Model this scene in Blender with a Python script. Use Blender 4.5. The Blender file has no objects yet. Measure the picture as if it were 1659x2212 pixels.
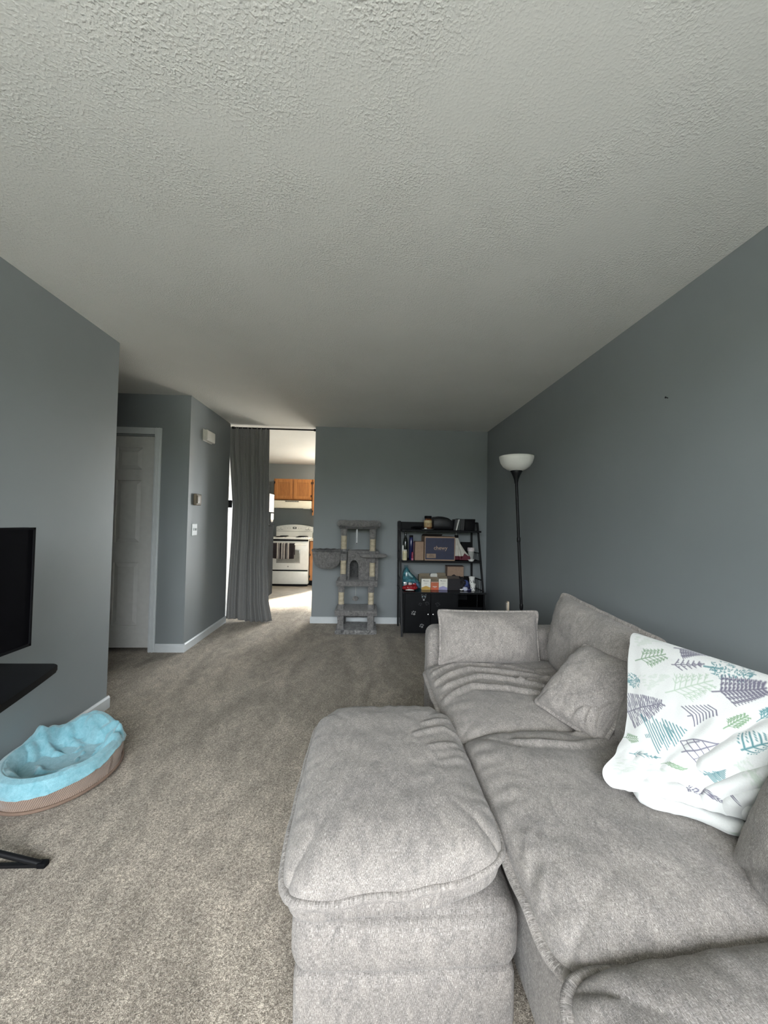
import bpy, bmesh, math, random
import numpy as np
from mathutils import Vector, Matrix
random.seed(7)
RNG = np.random.RandomState(11)
SC = bpy.context.scene
COL = SC.collection
PI = math.pi

# ------------------------------------------------------------------ camera
F_PX = 830.0
yaw, pitch, roll = 0.0456, 0.0250, 0.0199
fwd = Vector((math.sin(yaw) * math.cos(pitch), math.cos(yaw) * math.cos(pitch), math.sin(pitch)))
rgt = Vector((math.cos(yaw), -math.sin(yaw), 0.0))
upv = rgt.cross(fwd)
r2 = rgt * math.cos(roll) + upv * math.sin(roll)
u2 = upv * math.cos(roll) - rgt * math.sin(roll)
cam_d = bpy.data.cameras.new('camera')
cam = bpy.data.objects.new('camera', cam_d)
COL.objects.link(cam)
m = Matrix((r2, u2, -fwd)).transposed().to_4x4()
m.translation = Vector((0, 0, 1.2684))
cam.matrix_world = m
cam_d.sensor_fit = 'HORIZONTAL'
cam_d.sensor_width = 36.0
cam_d.lens = 36.0 * F_PX / 1659.0
cam_d.clip_start = 0.02
SC.camera = cam

# ------------------------------------------------------------------ world, sun, exposure
world = bpy.data.worlds.new('overcast_sky')
SC.world = world
world.use_nodes = True
bg = world.node_tree.nodes['Background']
bg.inputs['Color'].default_value = (0.90, 0.955, 1.0, 1)
bg.inputs['Strength'].default_value = 27.0
sun_d = bpy.data.lights.new('sun', 'SUN')
sun_d.energy = 30.0
sun_d.angle = math.radians(6.0)
sun_d.color = (1.0, 0.93, 0.82)
sun = bpy.data.objects.new('sun', sun_d)
COL.objects.link(sun)
sun.rotation_euler = Vector((-0.42, -0.72, -0.56)).to_track_quat('-Z', 'Y').to_euler()
SC.view_settings.view_transform = 'Standard'
SC.view_settings.look = 'None'
SC.view_settings.exposure = 0.0
SC.view_settings.gamma = 1.0
SC.view_settings.use_curve_mapping = False
try:
    SC.cycles.max_bounces = 10
    SC.cycles.diffuse_bounces = 7
    SC.cycles.sample_clamp_indirect = 6.0
    SC.cycles.use_denoising = True
except Exception:
    pass

def portal(name, loc, rot, sx, sy):
    d = bpy.data.lights.new(name, 'AREA')
    d.shape = 'RECTANGLE'; d.size = sx; d.size_y = sy
    d.cycles.is_portal = True
    o = bpy.data.objects.new(name, d); COL.objects.link(o)
    o.location = loc; o.rotation_euler = rot
XR, XL, XH, XO = 1.524, -1.69, -1.70, -0.654
YREAR, YL, YH, YB, YK = -1.30, 2.65, 3.74, 4.81, 8.17
CZ = 2.44
XFAR = -3.15
WIN_A = (-1.60, 0.95, 0.86, 2.16)      # rear picture window: x0,x1,z0,z1
WIN_B = (-0.35, 1.45, 0.02, 2.08)      # dining sliding door
portal('portal_rear', ((WIN_A[0]+WIN_A[1])/2, YREAR-0.06, (WIN_A[2]+WIN_A[3])/2), (PI/2, 0, 0), WIN_A[1]-WIN_A[0], WIN_A[3]-WIN_A[2])
portal('portal_dining', ((WIN_B[0]+WIN_B[1])/2, YK+0.06, (WIN_B[2]+WIN_B[3])/2), (-PI/2, 0, 0), WIN_B[1]-WIN_B[0], WIN_B[3]-WIN_B[2])

# ------------------------------------------------------------------ materials
MATS = {}
class NT:
    def __init__(s, name):
        s.m = bpy.data.materials.new(name); s.m.use_nodes = True
        s.t = s.m.node_tree; s.n = s.t.nodes; s.b = s.n['Principled BSDF']
    def new(s, kind, **kw):
        x = s.n.new(kind)
        for k, v in kw.items(): setattr(x, k, v)
        return x
    def link(s, a, b): s.t.links.new(a, b)
    def coord(s, which='Object', scale=(1, 1, 1), rot=(0, 0, 0)):
        c = s.new('ShaderNodeTexCoord'); mp = s.new('ShaderNodeMapping')
        mp.inputs['Scale'].default_value = scale; mp.inputs['Rotation'].default_value = rot
        s.link(c.outputs[which], mp.inputs['Vector']); return mp.outputs['Vector']
    def noise(s, vec, scale, detail=3, rough=0.55, dist=0.0):
        x = s.new('ShaderNodeTexNoise')
        x.inputs['Scale'].default_value = scale; x.inputs['Detail'].default_value = detail
        x.inputs['Roughness'].default_value = rough; x.inputs['Distortion'].default_value = dist
        s.link(vec, x.inputs['Vector']); return x.outputs['Fac']
    def ramp(s, fac, stops):
        r = s.new('ShaderNodeValToRGB'); e = r.color_ramp.elements
        while len(e) < len(stops): e.new(0.5)
        for k, (p, c) in enumerate(stops):
            e[k].position = p; e[k].color = (*c, 1) if len(c) == 3 else c
        s.link(fac, r.inputs['Fac']); return r.outputs['Color']
    def mix(s, a, b, fac=0.5, mode='MIX'):
        x = s.new('ShaderNodeMix', data_type='RGBA', blend_type=mode)
        for sock, v in ((x.inputs[0], fac), (x.inputs[6], a), (x.inputs[7], b)):
            if hasattr(v, 'is_linked') or hasattr(v, 'node'): s.link(v, sock)
            else: sock.default_value = v if not isinstance(v, tuple) else (*v, 1)
        return x.outputs[2]
    def math(s, op, a, b=0.0):
        x = s.new('ShaderNodeMath', operation=op)
        for k, v in enumerate((a, b)):
            if hasattr(v, 'node'): s.link(v, x.inputs[k])
            else: x.inputs[k].default_value = v
        return x.outputs[0]
    def bump(s, h, strength=0.3, dist=0.01):
        x = s.new('ShaderNodeBump'); x.inputs['Strength'].default_value = strength
        x.inputs['Distance'].default_value = dist
        s.link(h, x.inputs['Height']); s.link(x.outputs['Normal'], s.b.inputs['Normal'])
    def set(s, **kw):
        for k, v in kw.items():
            i = s.b.inputs[k]
            if hasattr(v, 'node'): s.link(v, i)
            else: i.default_value = (*v, 1) if isinstance(v, tuple) and len(v) == 3 else v
        return s.m

def simple(name, col, rough=0.5, metal=0.0, var=0.12, scale=20, bump=0.0, bscale=60, bdist=0.002, **kw):
    """one-colour procedural surface with slight mottling and optional fine relief"""
    if name in MATS: return MATS[name]
    t = NT(name); v = t.coord('Object')
    n = t.noise(v, scale, 4)
    lo = tuple(max(0, c * (1 - var)) for c in col); hi = tuple(min(1, c * (1 + var)) for c in col)
    c = t.ramp(n, [(0.3, lo), (0.7, hi)])
    t.set(**{'Base Color': c, 'Roughness': rough, 'Metallic': metal})
    if bump: t.bump(t.noise(v, bscale, 4), bump, bdist)
    for k, val in kw.items(): t.set(**{k.replace('_', ' '): val})
    MATS[name] = t.m; return t.m

def carpet_mat():
    t = NT('carpet_pile'); v = t.coord('Object')
    fine = t.noise(v, 330, 2, 0.6, 0.5)
    spec = t.noise(v, 115, 3, 0.75, 0.8)
    clump = t.noise(t.coord('Object', (1.0, 0.6, 1)), 16, 5, 0.7, 0.8)
    track = t.noise(t.coord('Object', (1.0, 0.30, 1), (0, 0, 0.35)), 2.6, 4, 0.6, 1.2)
    base = t.ramp(t.math('ADD', t.math('MULTIPLY', fine, 0.45), t.math('MULTIPLY', spec, 0.55)),
                  [(0.36, (0.100, 0.080, 0.061)), (0.50, (0.365, 0.312, 0.256)), (0.64, (0.84, 0.755, 0.645))])
    c = t.mix(base, t.ramp(clump, [(0.34, (0.66, 0.65, 0.63)), (0.66, (1.16, 1.15, 1.13))]), 0.8, 'MULTIPLY')
    c = t.mix(c, t.ramp(track, [(0.38, (0.66, 0.65, 0.63)), (0.62, (1.10, 1.10, 1.09))]), 0.8, 'MULTIPLY')
    t.set(**{'Base Color': c, 'Roughness': 0.95, 'Sheen Weight': 0.2, 'Sheen Roughness': 0.6, 'Specular IOR Level': 0.05})
    t.bump(t.math('ADD', t.math('MULTIPLY', spec, 0.7), t.math('MULTIPLY', fine, 0.5)), 0.75, 0.007)
    return t.m

def ceiling_mat():
    t = NT('knockdown_ceiling'); v = t.coord('Object')
    a = t.noise(v, 120, 1, 0.5, 0.2); b = t.noise(v, 260, 1, 0.5); patch = t.noise(v, 2.2, 2)
    blob = t.ramp(a, [(0.44, (0, 0, 0)), (0.80, (1, 1, 1))])
    amt = t.ramp(patch, [(0.35, (0.2, 0.2, 0.2)), (0.62, (1, 1, 1))])
    h = t.math('MULTIPLY', t.math('ADD', blob, t.math('MULTIPLY', b, 0.35)), amt)
    c = t.ramp(t.noise(v, 1.5, 3), [(0.3, (0.70, 0.70, 0.665)), (0.7, (0.75, 0.75, 0.715))])
    t.set(**{'Base Color': c, 'Roughness': 0.75})
    t.bump(h, 0.42, 0.0050)
    return t.m

def wall_mat():
    t = NT('blue_grey_wall_paint'); v = t.coord('Object')
    c = t.ramp(t.noise(v, 1.8, 4), [(0.3, (0.214, 0.234, 0.241)), (0.7, (0.230, 0.251, 0.258))])
    t.set(**{'Base Color': c, 'Roughness': 0.5, 'Specular IOR Level': 0.35})
    t.bump(t.noise(v, 260, 3), 0.12, 0.0012)
    return t.m

def chenille_mat():
    """grey woven chenille: crossing short streaks plus brushed cloudy pile; uses UVs in metres"""
    t = NT('grey_chenille')
    wob = t.coord('UV')
    a = t.noise(t.coord('UV', (95, 1250, 1)), 1.0, 3, 0.6, 0.15)
    b = t.noise(t.coord('UV', (1250, 120, 1)), 1.0, 3, 0.6, 0.15)
    cl = t.noise(t.coord('UV', (26, 11, 1)), 1.0, 6, 0.68, 2.2); fine = t.noise(wob, 420, 2, 0.6)
    big = t.noise(wob, 4.5, 4, 0.6, 0.6)
    w = t.math('MAXIMUM', t.math('MULTIPLY', a, 0.90), b)
    w = t.math('ADD', t.math('MULTIPLY', w, 0.8), t.math('MULTIPLY', fine, 0.25))
    c = t.ramp(w, [(0.41, (0.108, 0.097, 0.089)), (0.54, (0.258, 0.235, 0.217)), (0.68, (0.56, 0.518, 0.482))])
    c = t.mix(c, t.ramp(cl, [(0.32, (0.66, 0.665, 0.675)), (0.68, (1.22, 1.205, 1.18))]), 0.8, 'MULTIPLY')
    c = t.mix(c, t.ramp(big, [(0.33, (0.84, 0.84, 0.85)), (0.67, (1.10, 1.09, 1.08))]), 0.7, 'MULTIPLY')
    t.set(**{'Base Color': c, 'Roughness': 0.9, 'Sheen Weight': 0.15, 'Sheen Roughness': 0.5, 'Specular IOR Level': 0.12})
    t.bump(t.math('ADD', w, t.math('MULTIPLY', cl, 0.5)), 0.45, 0.003)
    return t.m

def print_mat():
    t = NT('printed_fleece')
    at = t.new('ShaderNodeVertexColor', layer_name='print')
    v = t.coord('UV')
    n = t.noise(v, 380, 3, 0.6)
    c = t.mix(at.outputs['Color'], t.ramp(n, [(0.3, (0.90, 0.90, 0.90)), (0.7, (1.06, 1.06, 1.06))]), 0.7, 'MULTIPLY')
    t.set(**{'Base Color': c, 'Roughness': 0.95, 'Sheen Weight': 0.4, 'Sheen Roughness': 0.5, 'Specular IOR Level': 0.1})
    t.bump(t.math('ADD', n, t.math('MULTIPLY', t.noise(v, 60, 3), 0.8)), 0.35, 0.003)
    return t.m

def fleece_mat(name, lo, hi):
    t = NT(name); v = t.coord('Object')
    n = t.noise(v, 300, 3, 0.65); cl = t.noise(v, 28, 5, 0.65, 0.8)
    c = t.ramp(cl, [(0.28, lo), (0.72, hi)])
    c = t.mix(c, t.ramp(n, [(0.3, (0.82, 0.82, 0.82)), (0.7, (1.12, 1.12, 1.12))]), 0.7, 'MULTIPLY')
    t.set(**{'Base Color': c, 'Roughness': 0.95, 'Sheen Weight': 0.5, 'Sheen Roughness': 0.5})
    t.bump(n, 0.5, 0.003); return t.m

def corduroy_mat():
    t = NT('brown_corduroy')
    w = t.new('ShaderNodeTexWave', wave_type='BANDS', bands_direction='X')
    w.inputs['Scale'].default_value = 10; w.inputs['Distortion'].default_value = 0.6
    t.link(t.coord('UV', (1, 1, 1), (0, 0, 0.5)), w.inputs['Vector'])
    n = t.noise(t.coord('Object'), 14, 4)
    c = t.ramp(w.outputs['Fac'], [(0.1, (0.20, 0.140, 0.105)), (0.7, (0.34, 0.245, 0.19))])
    c = t.mix(c, t.ramp(n, [(0.3, (0.85, 0.85, 0.85)), (0.7, (1.1, 1.1, 1.1))]), 0.7, 'MULTIPLY')
    t.set(**{'Base Color': c, 'Roughness': 0.9, 'Sheen Weight': 0.4})
    t.bump(w.outputs['Fac'], 0.6, 0.003); return t.m

def wood_mat(name, lo, hi, axis='Z', rough=0.4):
    t = NT(name)
    s = {'X': (1.5, 22, 22), 'Y': (22, 1.5, 22), 'Z': (22, 22, 1.5)}[axis]
    n = t.noise(t.coord('Object', s), 1.6, 5, 0.6, 1.2)
    f = t.noise(t.coord('Object', tuple(q * 5 for q in s)), 2.0, 3)
    c = t.ramp(n, [(0.3, lo), (0.7, hi)])
    c = t.mix(c, t.ramp(f, [(0.35, (0.82, 0.8, 0.78)), (0.65, (1.05, 1.05, 1.05))]), 0.6, 'MULTIPLY')
    t.set(**{'Base Color': c, 'Roughness': rough}); t.bump(f, 0.1, 0.001); return t.m

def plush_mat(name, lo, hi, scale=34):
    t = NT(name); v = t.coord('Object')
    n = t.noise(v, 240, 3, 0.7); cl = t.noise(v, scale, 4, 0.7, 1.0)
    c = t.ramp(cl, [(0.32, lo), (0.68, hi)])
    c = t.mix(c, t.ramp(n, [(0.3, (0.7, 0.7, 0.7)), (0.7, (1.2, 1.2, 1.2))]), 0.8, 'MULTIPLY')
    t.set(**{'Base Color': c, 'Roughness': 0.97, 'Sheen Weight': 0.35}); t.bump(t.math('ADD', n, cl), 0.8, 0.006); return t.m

def sisal_mat():
    t = NT('sisal_rope'); w = t.new('ShaderNodeTexWave', wave_type='BANDS', bands_direction='Z')
    w.inputs['Scale'].default_value = 40; w.inputs['Distortion'].default_value = 1.0
    t.link(t.coord('Object'), w.inputs['Vector'])
    t.set(**{'Base Color': t.ramp(w.outputs['Fac'], [(0.1, (0.40, 0.34, 0.24)), (0.7, (0.66, 0.59, 0.45))]), 'Roughness': 0.9})
    t.bump(w.outputs['Fac'], 0.6, 0.003); return t.m

def curtain_mat():
    t = NT('grey_curtain_weave')
    n = t.noise(t.coord('UV', (500, 60, 1)), 1.0, 3); f = t.noise(t.coord('UV'), 300, 2)
    c = t.ramp(n, [(0.3, (0.150, 0.150, 0.145)), (0.7, (0.215, 0.213, 0.205))])
    t.set(**{'Base Color': c, 'Roughness': 0.85, 'Sheen Weight': 0.15}); t.bump(t.math('ADD', n, f), 0.25, 0.002); return t.m

M_CARPET, M_CEIL, M_WALL, M_SOFA = carpet_mat(), ceiling_mat(), wall_mat(), chenille_mat()
M_PRINT, M_AQUA = print_mat(), fleece_mat('aqua_fleece', (0.15, 0.37, 0.44), (0.30, 0.56, 0.63))
M_CORD, M_SISAL, M_CURT = corduroy_mat(), sisal_mat(), curtain_mat()
M_OAK = wood_mat('honey_oak', (0.30, 0.115, 0.030), (0.47, 0.20, 0.058))
M_OAKD = wood_mat('honey_oak_panel', (0.26, 0.098, 0.026), (0.42, 0.175, 0.050))
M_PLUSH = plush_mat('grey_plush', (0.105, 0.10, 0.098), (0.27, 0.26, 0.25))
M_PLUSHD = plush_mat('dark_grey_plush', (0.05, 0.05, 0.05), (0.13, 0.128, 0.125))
M_TRIM = simple('white_trim_paint', (0.62, 0.65, 0.66), 0.35, var=0.03, bump=0.05)
M_DOOR = simple('white_door_paint', (0.58, 0.58, 0.56), 0.4, var=0.04, bump=0.08, bscale=30)
M_BLACK = simple('black_metal', (0.008, 0.008, 0.009), 0.45, 0.0, Specular_IOR_Level=0.2)
M_BLACKWOOD = simple('black_wood', (0.006, 0.0065, 0.0075), 0.55, var=0.25, scale=8, bump=0.06, Specular_IOR_Level=0.15)
M_BLKPL = simple('black_plastic', (0.005, 0.005, 0.006), 0.6, Specular_IOR_Level=0.12)
M_SCREEN = simple('black_screen', (0.003, 0.003, 0.004), 0.35, Specular_IOR_Level=0.12)
M_WHITE = simple('white_enamel', (0.74, 0.74, 0.71), 0.25, var=0.03)
M_OFFW = simple('off_white_plastic', (0.62, 0.60, 0.54), 0.4, var=0.04)
M_GREYGL = simple('grey_oven_glass', (0.30, 0.30, 0.285), 0.2, var=0.05)
M_CARD = simple('brown_cardboard', (0.30, 0.205, 0.145), 0.85, var=0.1, scale=30, bump=0.1)
M_CARDIN = simple('dull_cardboard_inside', (0.20, 0.165, 0.115), 0.9, var=0.1)
M_PAPER = simple('white_paper', (0.78, 0.76, 0.72), 0.7, var=0.03)
M_VINYL = simple('beige_vinyl_floor', (0.30, 0.27, 0.23), 0.4, var=0.18, scale=6, bump=0.05)
M_COUNTER = simple('cream_laminate', (0.70, 0.63, 0.52), 0.35, var=0.05)
M_FRIDGE = simple('black_fridge_enamel', (0.012, 0.013, 0.013), 0.85, var=0.2, bump=0.15, bscale=200, Specular_IOR_Level=0.03)
M_LAWN = simple('pale_paved_yard', (0.36, 0.355, 0.325), 0.95, var=0.2, scale=3)
M_LEAF = simple('yard_foliage', (0.085, 0.105, 0.06), 0.9, var=0.4, scale=4)
M_PATIO = simple('concrete_patio', (0.62, 0.60, 0.55), 0.9, var=0.1, scale=4)
M_OUT = simple('exterior_siding', (0.5, 0.5, 0.48), 0.8)

# ------------------------------------------------------------------ mesh helpers
def finish(o, label=None, cat=None, group=None, kind=None):
    for k, v in (('label', label), ('category', cat), ('group', group), ('kind', kind)):
        if v: o[k] = v
    return o
def thing(name, label, cat, loc=(0, 0, 0), rotz=0.0, group=None):
    o = bpy.data.objects.new(name, None); COL.objects.link(o)
    o.empty_display_size = 0.05
    o.location = loc; o.rotation_euler = (0, 0, rotz)
    return finish(o, label, cat, group)
def obj(name, bm, mat, parent=None, smooth=None, loc=None, rot=None):
    me = bpy.data.meshes.new(name); bmesh.ops.recalc_face_normals(bm, faces=bm.faces[:])
    bm.to_mesh(me); bm.free()
    o = bpy.data.objects.new(name, me); COL.objects.link(o)
    if mat: me.materials.append(mat)
    if smooth is not None: shade(o, smooth)
    if parent: o.parent = parent
    if loc: o.location = loc
    if rot: o.rotation_euler = rot
    return o
def shade(o, angle):
    me = o.data
    if angle >= 180:
        me.polygons.foreach_set('use_smooth', [True] * len(me.polygons)); return
    me.polygons.foreach_set('use_smooth', [True] * len(me.polygons))
    bm = bmesh.new(); bm.from_mesh(me)
    a = math.radians(angle)
    for e in bm.edges:
        if len(e.link_faces) == 2 and e.calc_face_angle(0) > a: e.smooth = False
    bm.to_mesh(me); bm.free()
def box(x0, x1, y0, y1, z0, z1, bev=0.0, seg=2, bm=None):
    b = bmesh.new()
    r = bmesh.ops.create_cube(b, size=1.0)
    for v in b.verts:
        v.co = Vector((x0 + (v.co.x + .5) * (x1 - x0), y0 + (v.co.y + .5) * (y1 - y0), z0 + (v.co.z + .5) * (z1 - z0)))
    if bev: bmesh.ops.bevel(b, geom=b.edges[:], offset=bev, segments=seg, profile=0.6, affect='EDGES')
    return merge(bm, b)
def merge(bm, b, mat=None):
    if mat is not None: bmesh.ops.transform(b, matrix=mat, verts=b.verts[:])
    if bm is None: return b
    me = bpy.data.meshes.new('tmp'); b.to_mesh(me); b.free(); bm.from_mesh(me); bpy.data.meshes.remove(me); return bm
def lathe(prof, n=24, c=(0, 0, 0), bm=None, sx=1.0, sy=1.0, cap=True):
    b = bmesh.new(); rings = []
    for r, z in prof:
        rings.append([b.verts.new((c[0] + r * sx * math.cos(2*PI*k/n), c[1] + r * sy * math.sin(2*PI*k/n), c[2] + z)) for k in range(n)])
    for a, q in zip(rings, rings[1:]):
        for k in range(n): b.faces.new((a[k], a[(k+1) % n], q[(k+1) % n], q[k]))
    if cap:
        for rg in (rings[0], rings[-1]):
            try: b.faces.new(rg)
            except ValueError: pass
    return merge(bm, b)
def cyl(p, q, r, n=12, bm=None, r2_=None):
    p, q = Vector(p), Vector(q); d = q - p
    b = bmesh.new()
    bmesh.ops.create_cone(b, cap_ends=True, segments=n, radius1=r, radius2=r if r2_ is None else r2_, depth=d.length)
    mt = Matrix.Translation((p + q) / 2) @ d.to_track_quat('Z', 'Y').to_matrix().to_4x4()
    return merge(bm, b, mt)
def tube(pts, r, n=8, bm=None, closed=False, sq=False):
    """round (or flat) tube along a list of points"""
    b = bmesh.new(); P = [Vector(p) for p in pts]; rings = []; N = len(P)
    for i, p in enumerate(P):
        a = P[(i-1) % N] if (closed or i) else p; c = P[(i+1) % N] if (closed or i < N-1) else p
        t = (c - a).normalized()
        ref = Vector((0, 0, 1)) if abs(t.z) < 0.95 else Vector((0, 1, 0))
        s = t.cross(ref).normalized(); u = s.cross(t)
        rr = r[i] if isinstance(r, (list, tuple)) else r
        rings.append([b.verts.new(p + s * rr * math.cos(2*PI*k/n + PI/n) + u * rr * math.sin(2*PI*k/n + PI/n)) for k in range(n)])
    rng = range(N) if closed else range(N-1)
    for i in rng:
        a, q = rings[i], rings[(i+1) % N]
        for k in range(n): b.faces.new((a[k], a[(k+1) % n], q[(k+1) % n], q[k]))
    if not closed: b.faces.new(rings[0][::-1]); b.faces.new(rings[-1])
    return merge(bm, b)
def prism(poly, axis, a, c, bev=0.0, bm=None):
    """extrude a 2-D outline along an axis from a to c"""
    b = bmesh.new()
    def P(p, w): return {'X': (w, p[0], p[1]), 'Y': (p[0], w, p[1]), 'Z': (p[0], p[1], w)}[axis]
    v0 = [b.verts.new(P(p, a)) for p in poly]; v1 = [b.verts.new(P(p, c)) for p in poly]
    b.faces.new(v0[::-1]); b.faces.new(v1); n = len(poly)
    for k in range(n): b.faces.new((v0[k], v0[(k+1) % n], v1[(k+1) % n], v1[k]))
    if bev: bmesh.ops.bevel(b, geom=b.edges[:], offset=bev, segments=2, affect='EDGES')
    return merge(bm, b)
def ellipsoid(c, rx, ry, rz, bm=None, u=16, v=10):
    b = bmesh.new(); bmesh.ops.create_uvsphere(b, u_segments=u, v_segments=v, radius=1)
    for q in b.verts: q.co = Vector((c[0] + q.co.x*rx, c[1] + q.co.y*ry, c[2] + q.co.z*rz))
    return merge(bm, b)
def vnoise(x, y, seed=0, octaves=3):
    """numpy value noise, about -1..1"""
    x = np.asarray(x, float); y = np.asarray(y, float); out = np.zeros(np.broadcast(x, y).shape); amp = 1.0; tot = 0
    for o in range(octaves):
        xs, ys = x * 2**o + 17.3*o, y * 2**o - 9.1*o
        ix, iy = np.floor(xs), np.floor(ys); fx, fy = xs-ix, ys-iy
        fx = fx*fx*(3-2*fx); fy = fy*fy*(3-2*fy)
        def h(a, c):
            q = np.sin(a*127.1 + c*311.7 + seed*74.7 + o*13.1) * 43758.5453
            return (q - np.floor(q)) * 2 - 1
        out = out + amp * ((h(ix, iy)*(1-fx) + h(ix+1, iy)*fx)*(1-fy) + (h(ix, iy+1)*(1-fx) + h(ix+1, iy+1)*fx)*fy)
        tot += amp; amp *= 0.5
    return out / tot
def grid_mesh(name, P, UV=None, mat=None, parent=None, wrap=False):
    """P: (n,m,3) array -> smooth quad surface"""
    n, mm = P.shape[:2]
    idx = np.arange(n*mm).reshape(n, mm)
    if wrap: idx = np.concatenate([idx, idx[:1]], 0)
    f = np.stack([idx[:-1, :-1], idx[1:, :-1], idx[1:, 1:], idx[:-1, 1:]], -1).reshape(-1, 4)
    return raw_mesh(name, P.reshape(-1, 3), f, None if UV is None else UV.reshape(-1, 2), mat, parent)
def raw_mesh(name, V, Fq, UV=None, mat=None, parent=None):
    me = bpy.data.meshes.new(name); V = np.asarray(V, np.float32); Fq = np.asarray(Fq, np.int32)
    me.vertices.add(len(V)); me.vertices.foreach_set('co', V.ravel())
    k = Fq.shape[1]
    me.loops.add(len(Fq)*k); me.loops.foreach_set('vertex_index', Fq.ravel())
    me.polygons.add(len(Fq)); me.polygons.foreach_set('loop_start', np.arange(0, len(Fq)*k, k, dtype=np.int32))
    me.polygons.foreach_set('use_smooth', np.ones(len(Fq), bool))
    me.update(calc_edges=True)
    if UV is not None:
        l = me.uv_layers.new(name='UVMap'); l.data.foreach_set('uv', np.asarray(UV, np.float32)[Fq.ravel()].ravel())
    me.validate()
    if mat: me.materials.append(mat)
    o = bpy.data.objects.new(name, me); COL.objects.link(o)
    if parent: o.parent = parent
    return o
def struct(o): o['kind'] = 'structure'; return o
def box_uv(o):
    """metre-scaled box-projected UVs for upholstery boxes"""
    me = o.data; l = me.uv_layers.new(name='UVMap') if not me.uv_layers else me.uv_layers[0]
    for p in me.polygons:
        n = p.normal; ax = max(range(3), key=lambda i: abs(n[i]))
        for li in p.loop_indices:
            c = me.vertices[me.loops[li].vertex_index].co
            l.data[li].uv = {0: (c.y, c.z), 1: (c.x, c.z), 2: (c.x, c.y)}[ax]
    return o
def text_mesh(name, body, size, mat, parent, loc, rot, bold=0.0, shear=0.0, align='CENTER'):
    cu = bpy.data.curves.new('txt', 'FONT'); cu.body = body; cu.size = size; cu.offset = bold; cu.shear = shear
    cu.extrude = 0.0004; cu.align_x = align
    to = bpy.data.objects.new('txt', cu); COL.objects.link(to)
    dg = bpy.context.evaluated_depsgraph_get()
    me = bpy.data.meshes.new_from_object(to.evaluated_get(dg)); me.name = name
    bpy.data.objects.remove(to); bpy.data.curves.remove(cu)
    me.materials.clear(); me.materials.append(mat)
    o = bpy.data.objects.new(name, me); COL.objects.link(o); o.parent = parent
    o.location = loc; o.rotation_euler = rot
    return o

# ------------------------------------------------------------------ room shell
T = 0.11
def slab(name, x0, x1, y0, y1, z0, z1, mat): return struct(obj(name, box(x0, x1, y0, y1, z0, z1), mat))
# carpet: everything but the kitchen vinyl
KV = [(-1.55, 6.19), (-0.335, YK)]
floor_bm = bmesh.new()
prism([(XFAR, YREAR), (XR, YREAR), (XR, YK), KV[1], KV[0], (XFAR, 6.19)], 'Z', -0.06, 0.0, bm=floor_bm)
struct(obj('floor', floor_bm, M_CARPET))
struct(obj('floor', prism([(XFAR, 6.19), KV[0], KV[1], (XFAR, YK)], 'Z', -0.06, -0.004), M_VINYL))
d = Vector((KV[1][0]-KV[0][0], KV[1][1]-KV[0][1], 0)).normalized(); nn = Vector((-d.y, d.x, 0)) * 0.018
a, b_ = Vector((*KV[0], 0)), Vector((*KV[1], 0))
struct(obj('trim_1', prism([tuple((a+nn)[:2]), tuple((a-nn)[:2]), tuple((b_-nn)[:2]), tuple((b_+nn)[:2])], 'Z', -0.003, 0.004), simple('dull_metal_strip', (0.35, 0.33, 0.28), 0.4, 0.6)))
slab('ceiling', XFAR - T, XR + T, YREAR - T, YK + T, CZ, CZ + 0.1, M_CEIL)
slab('wall_right', XR, XR + T, YREAR - T, YK + T, -0.06, CZ, M_WALL)
slab('wall_left', XL - T, XL, YREAR, YL, -0.06, CZ, M_WALL)
slab('wall_foyer', XFAR - T, XFAR, YREAR, YK, -0.06, CZ, M_WALL)
# closet wall with its door opening
DX0, DX1, DZ = -2.80, -2.026, 2.045
slab('wall_closet', DX1, XH, YH, YH + T, -0.06, CZ, M_WALL)
slab('wall_closet', XFAR, DX0, YH, YH + T, -0.06, CZ, M_WALL)
slab('wall_closet', DX0, DX1, YH, YH + T, DZ, CZ, M_WALL)
slab('wall_hall', XH - T, XH, YH + T, YB, -0.06, CZ, M_WALL)
slab('wall_back', XO, XR, YB, YB + 0.12, -0.06, CZ, M_WALL)
slab('wall_kitchen', -2.42, -2.31, YB + 0.02, YK, -0.06, CZ, M_WALL)
slab('wall_kitchen', -2.31, -1.775, 5.54, 5.64, -0.06, CZ, M_WALL)
struct(obj('trim_4', box(-1.80, -1.775, YB, 5.64, 0.0, CZ, .002), M_TRIM))
slab('wall_passage', XFAR, XH - T, YB - 0.10, YB, -0.06, CZ, M_WALL)
def pierced(name, y0, y1, x0, x1, w, z0=0.0):
    slab(name, x0, w[0], y0, y1, -0.06, CZ, M_WALL); slab(name, w[1], x1, y0, y1, -0.06, CZ, M_WALL)
    slab(name, w[0], w[1], y0, y1, w[3], CZ, M_WALL)
    if w[2] > 0.05: slab(name, w[0], w[1], y0, y1, -0.06, w[2], M_WALL)
pierced('wall_rear', YREAR - T, YREAR, XFAR, XR, WIN_A)
pierced('wall_dining', YK, YK + T, XFAR, XR, WIN_B)
def window(name, w, y, mull):
    e = struct(bpy.data.objects.new(name, None)); COL.objects.link(e); e.location = ((w[0]+w[1])/2, y, w[2])
    hw, h, q = (w[1]-w[0])/2, w[3]-w[2], 0.05
    obj('frame', box(-hw, hw, -.03, .03, 0, q, bm=box(-hw, hw, -.03, .03, h-q, h, bm=box(-hw, -hw+q, -.03, .03, 0, h, bm=box(hw-q, hw, -.03, .03, 0, h)))), M_TRIM, e)
    for k in mull: obj('mullion', box(k*hw-.03, k*hw+.03, -.025, .025, q, h-q), M_TRIM, e)
window('window_1', WIN_A, YREAR - T/2, (0.0,))
window('window_2', WIN_B, YK + T/2, (0.0,))
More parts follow.
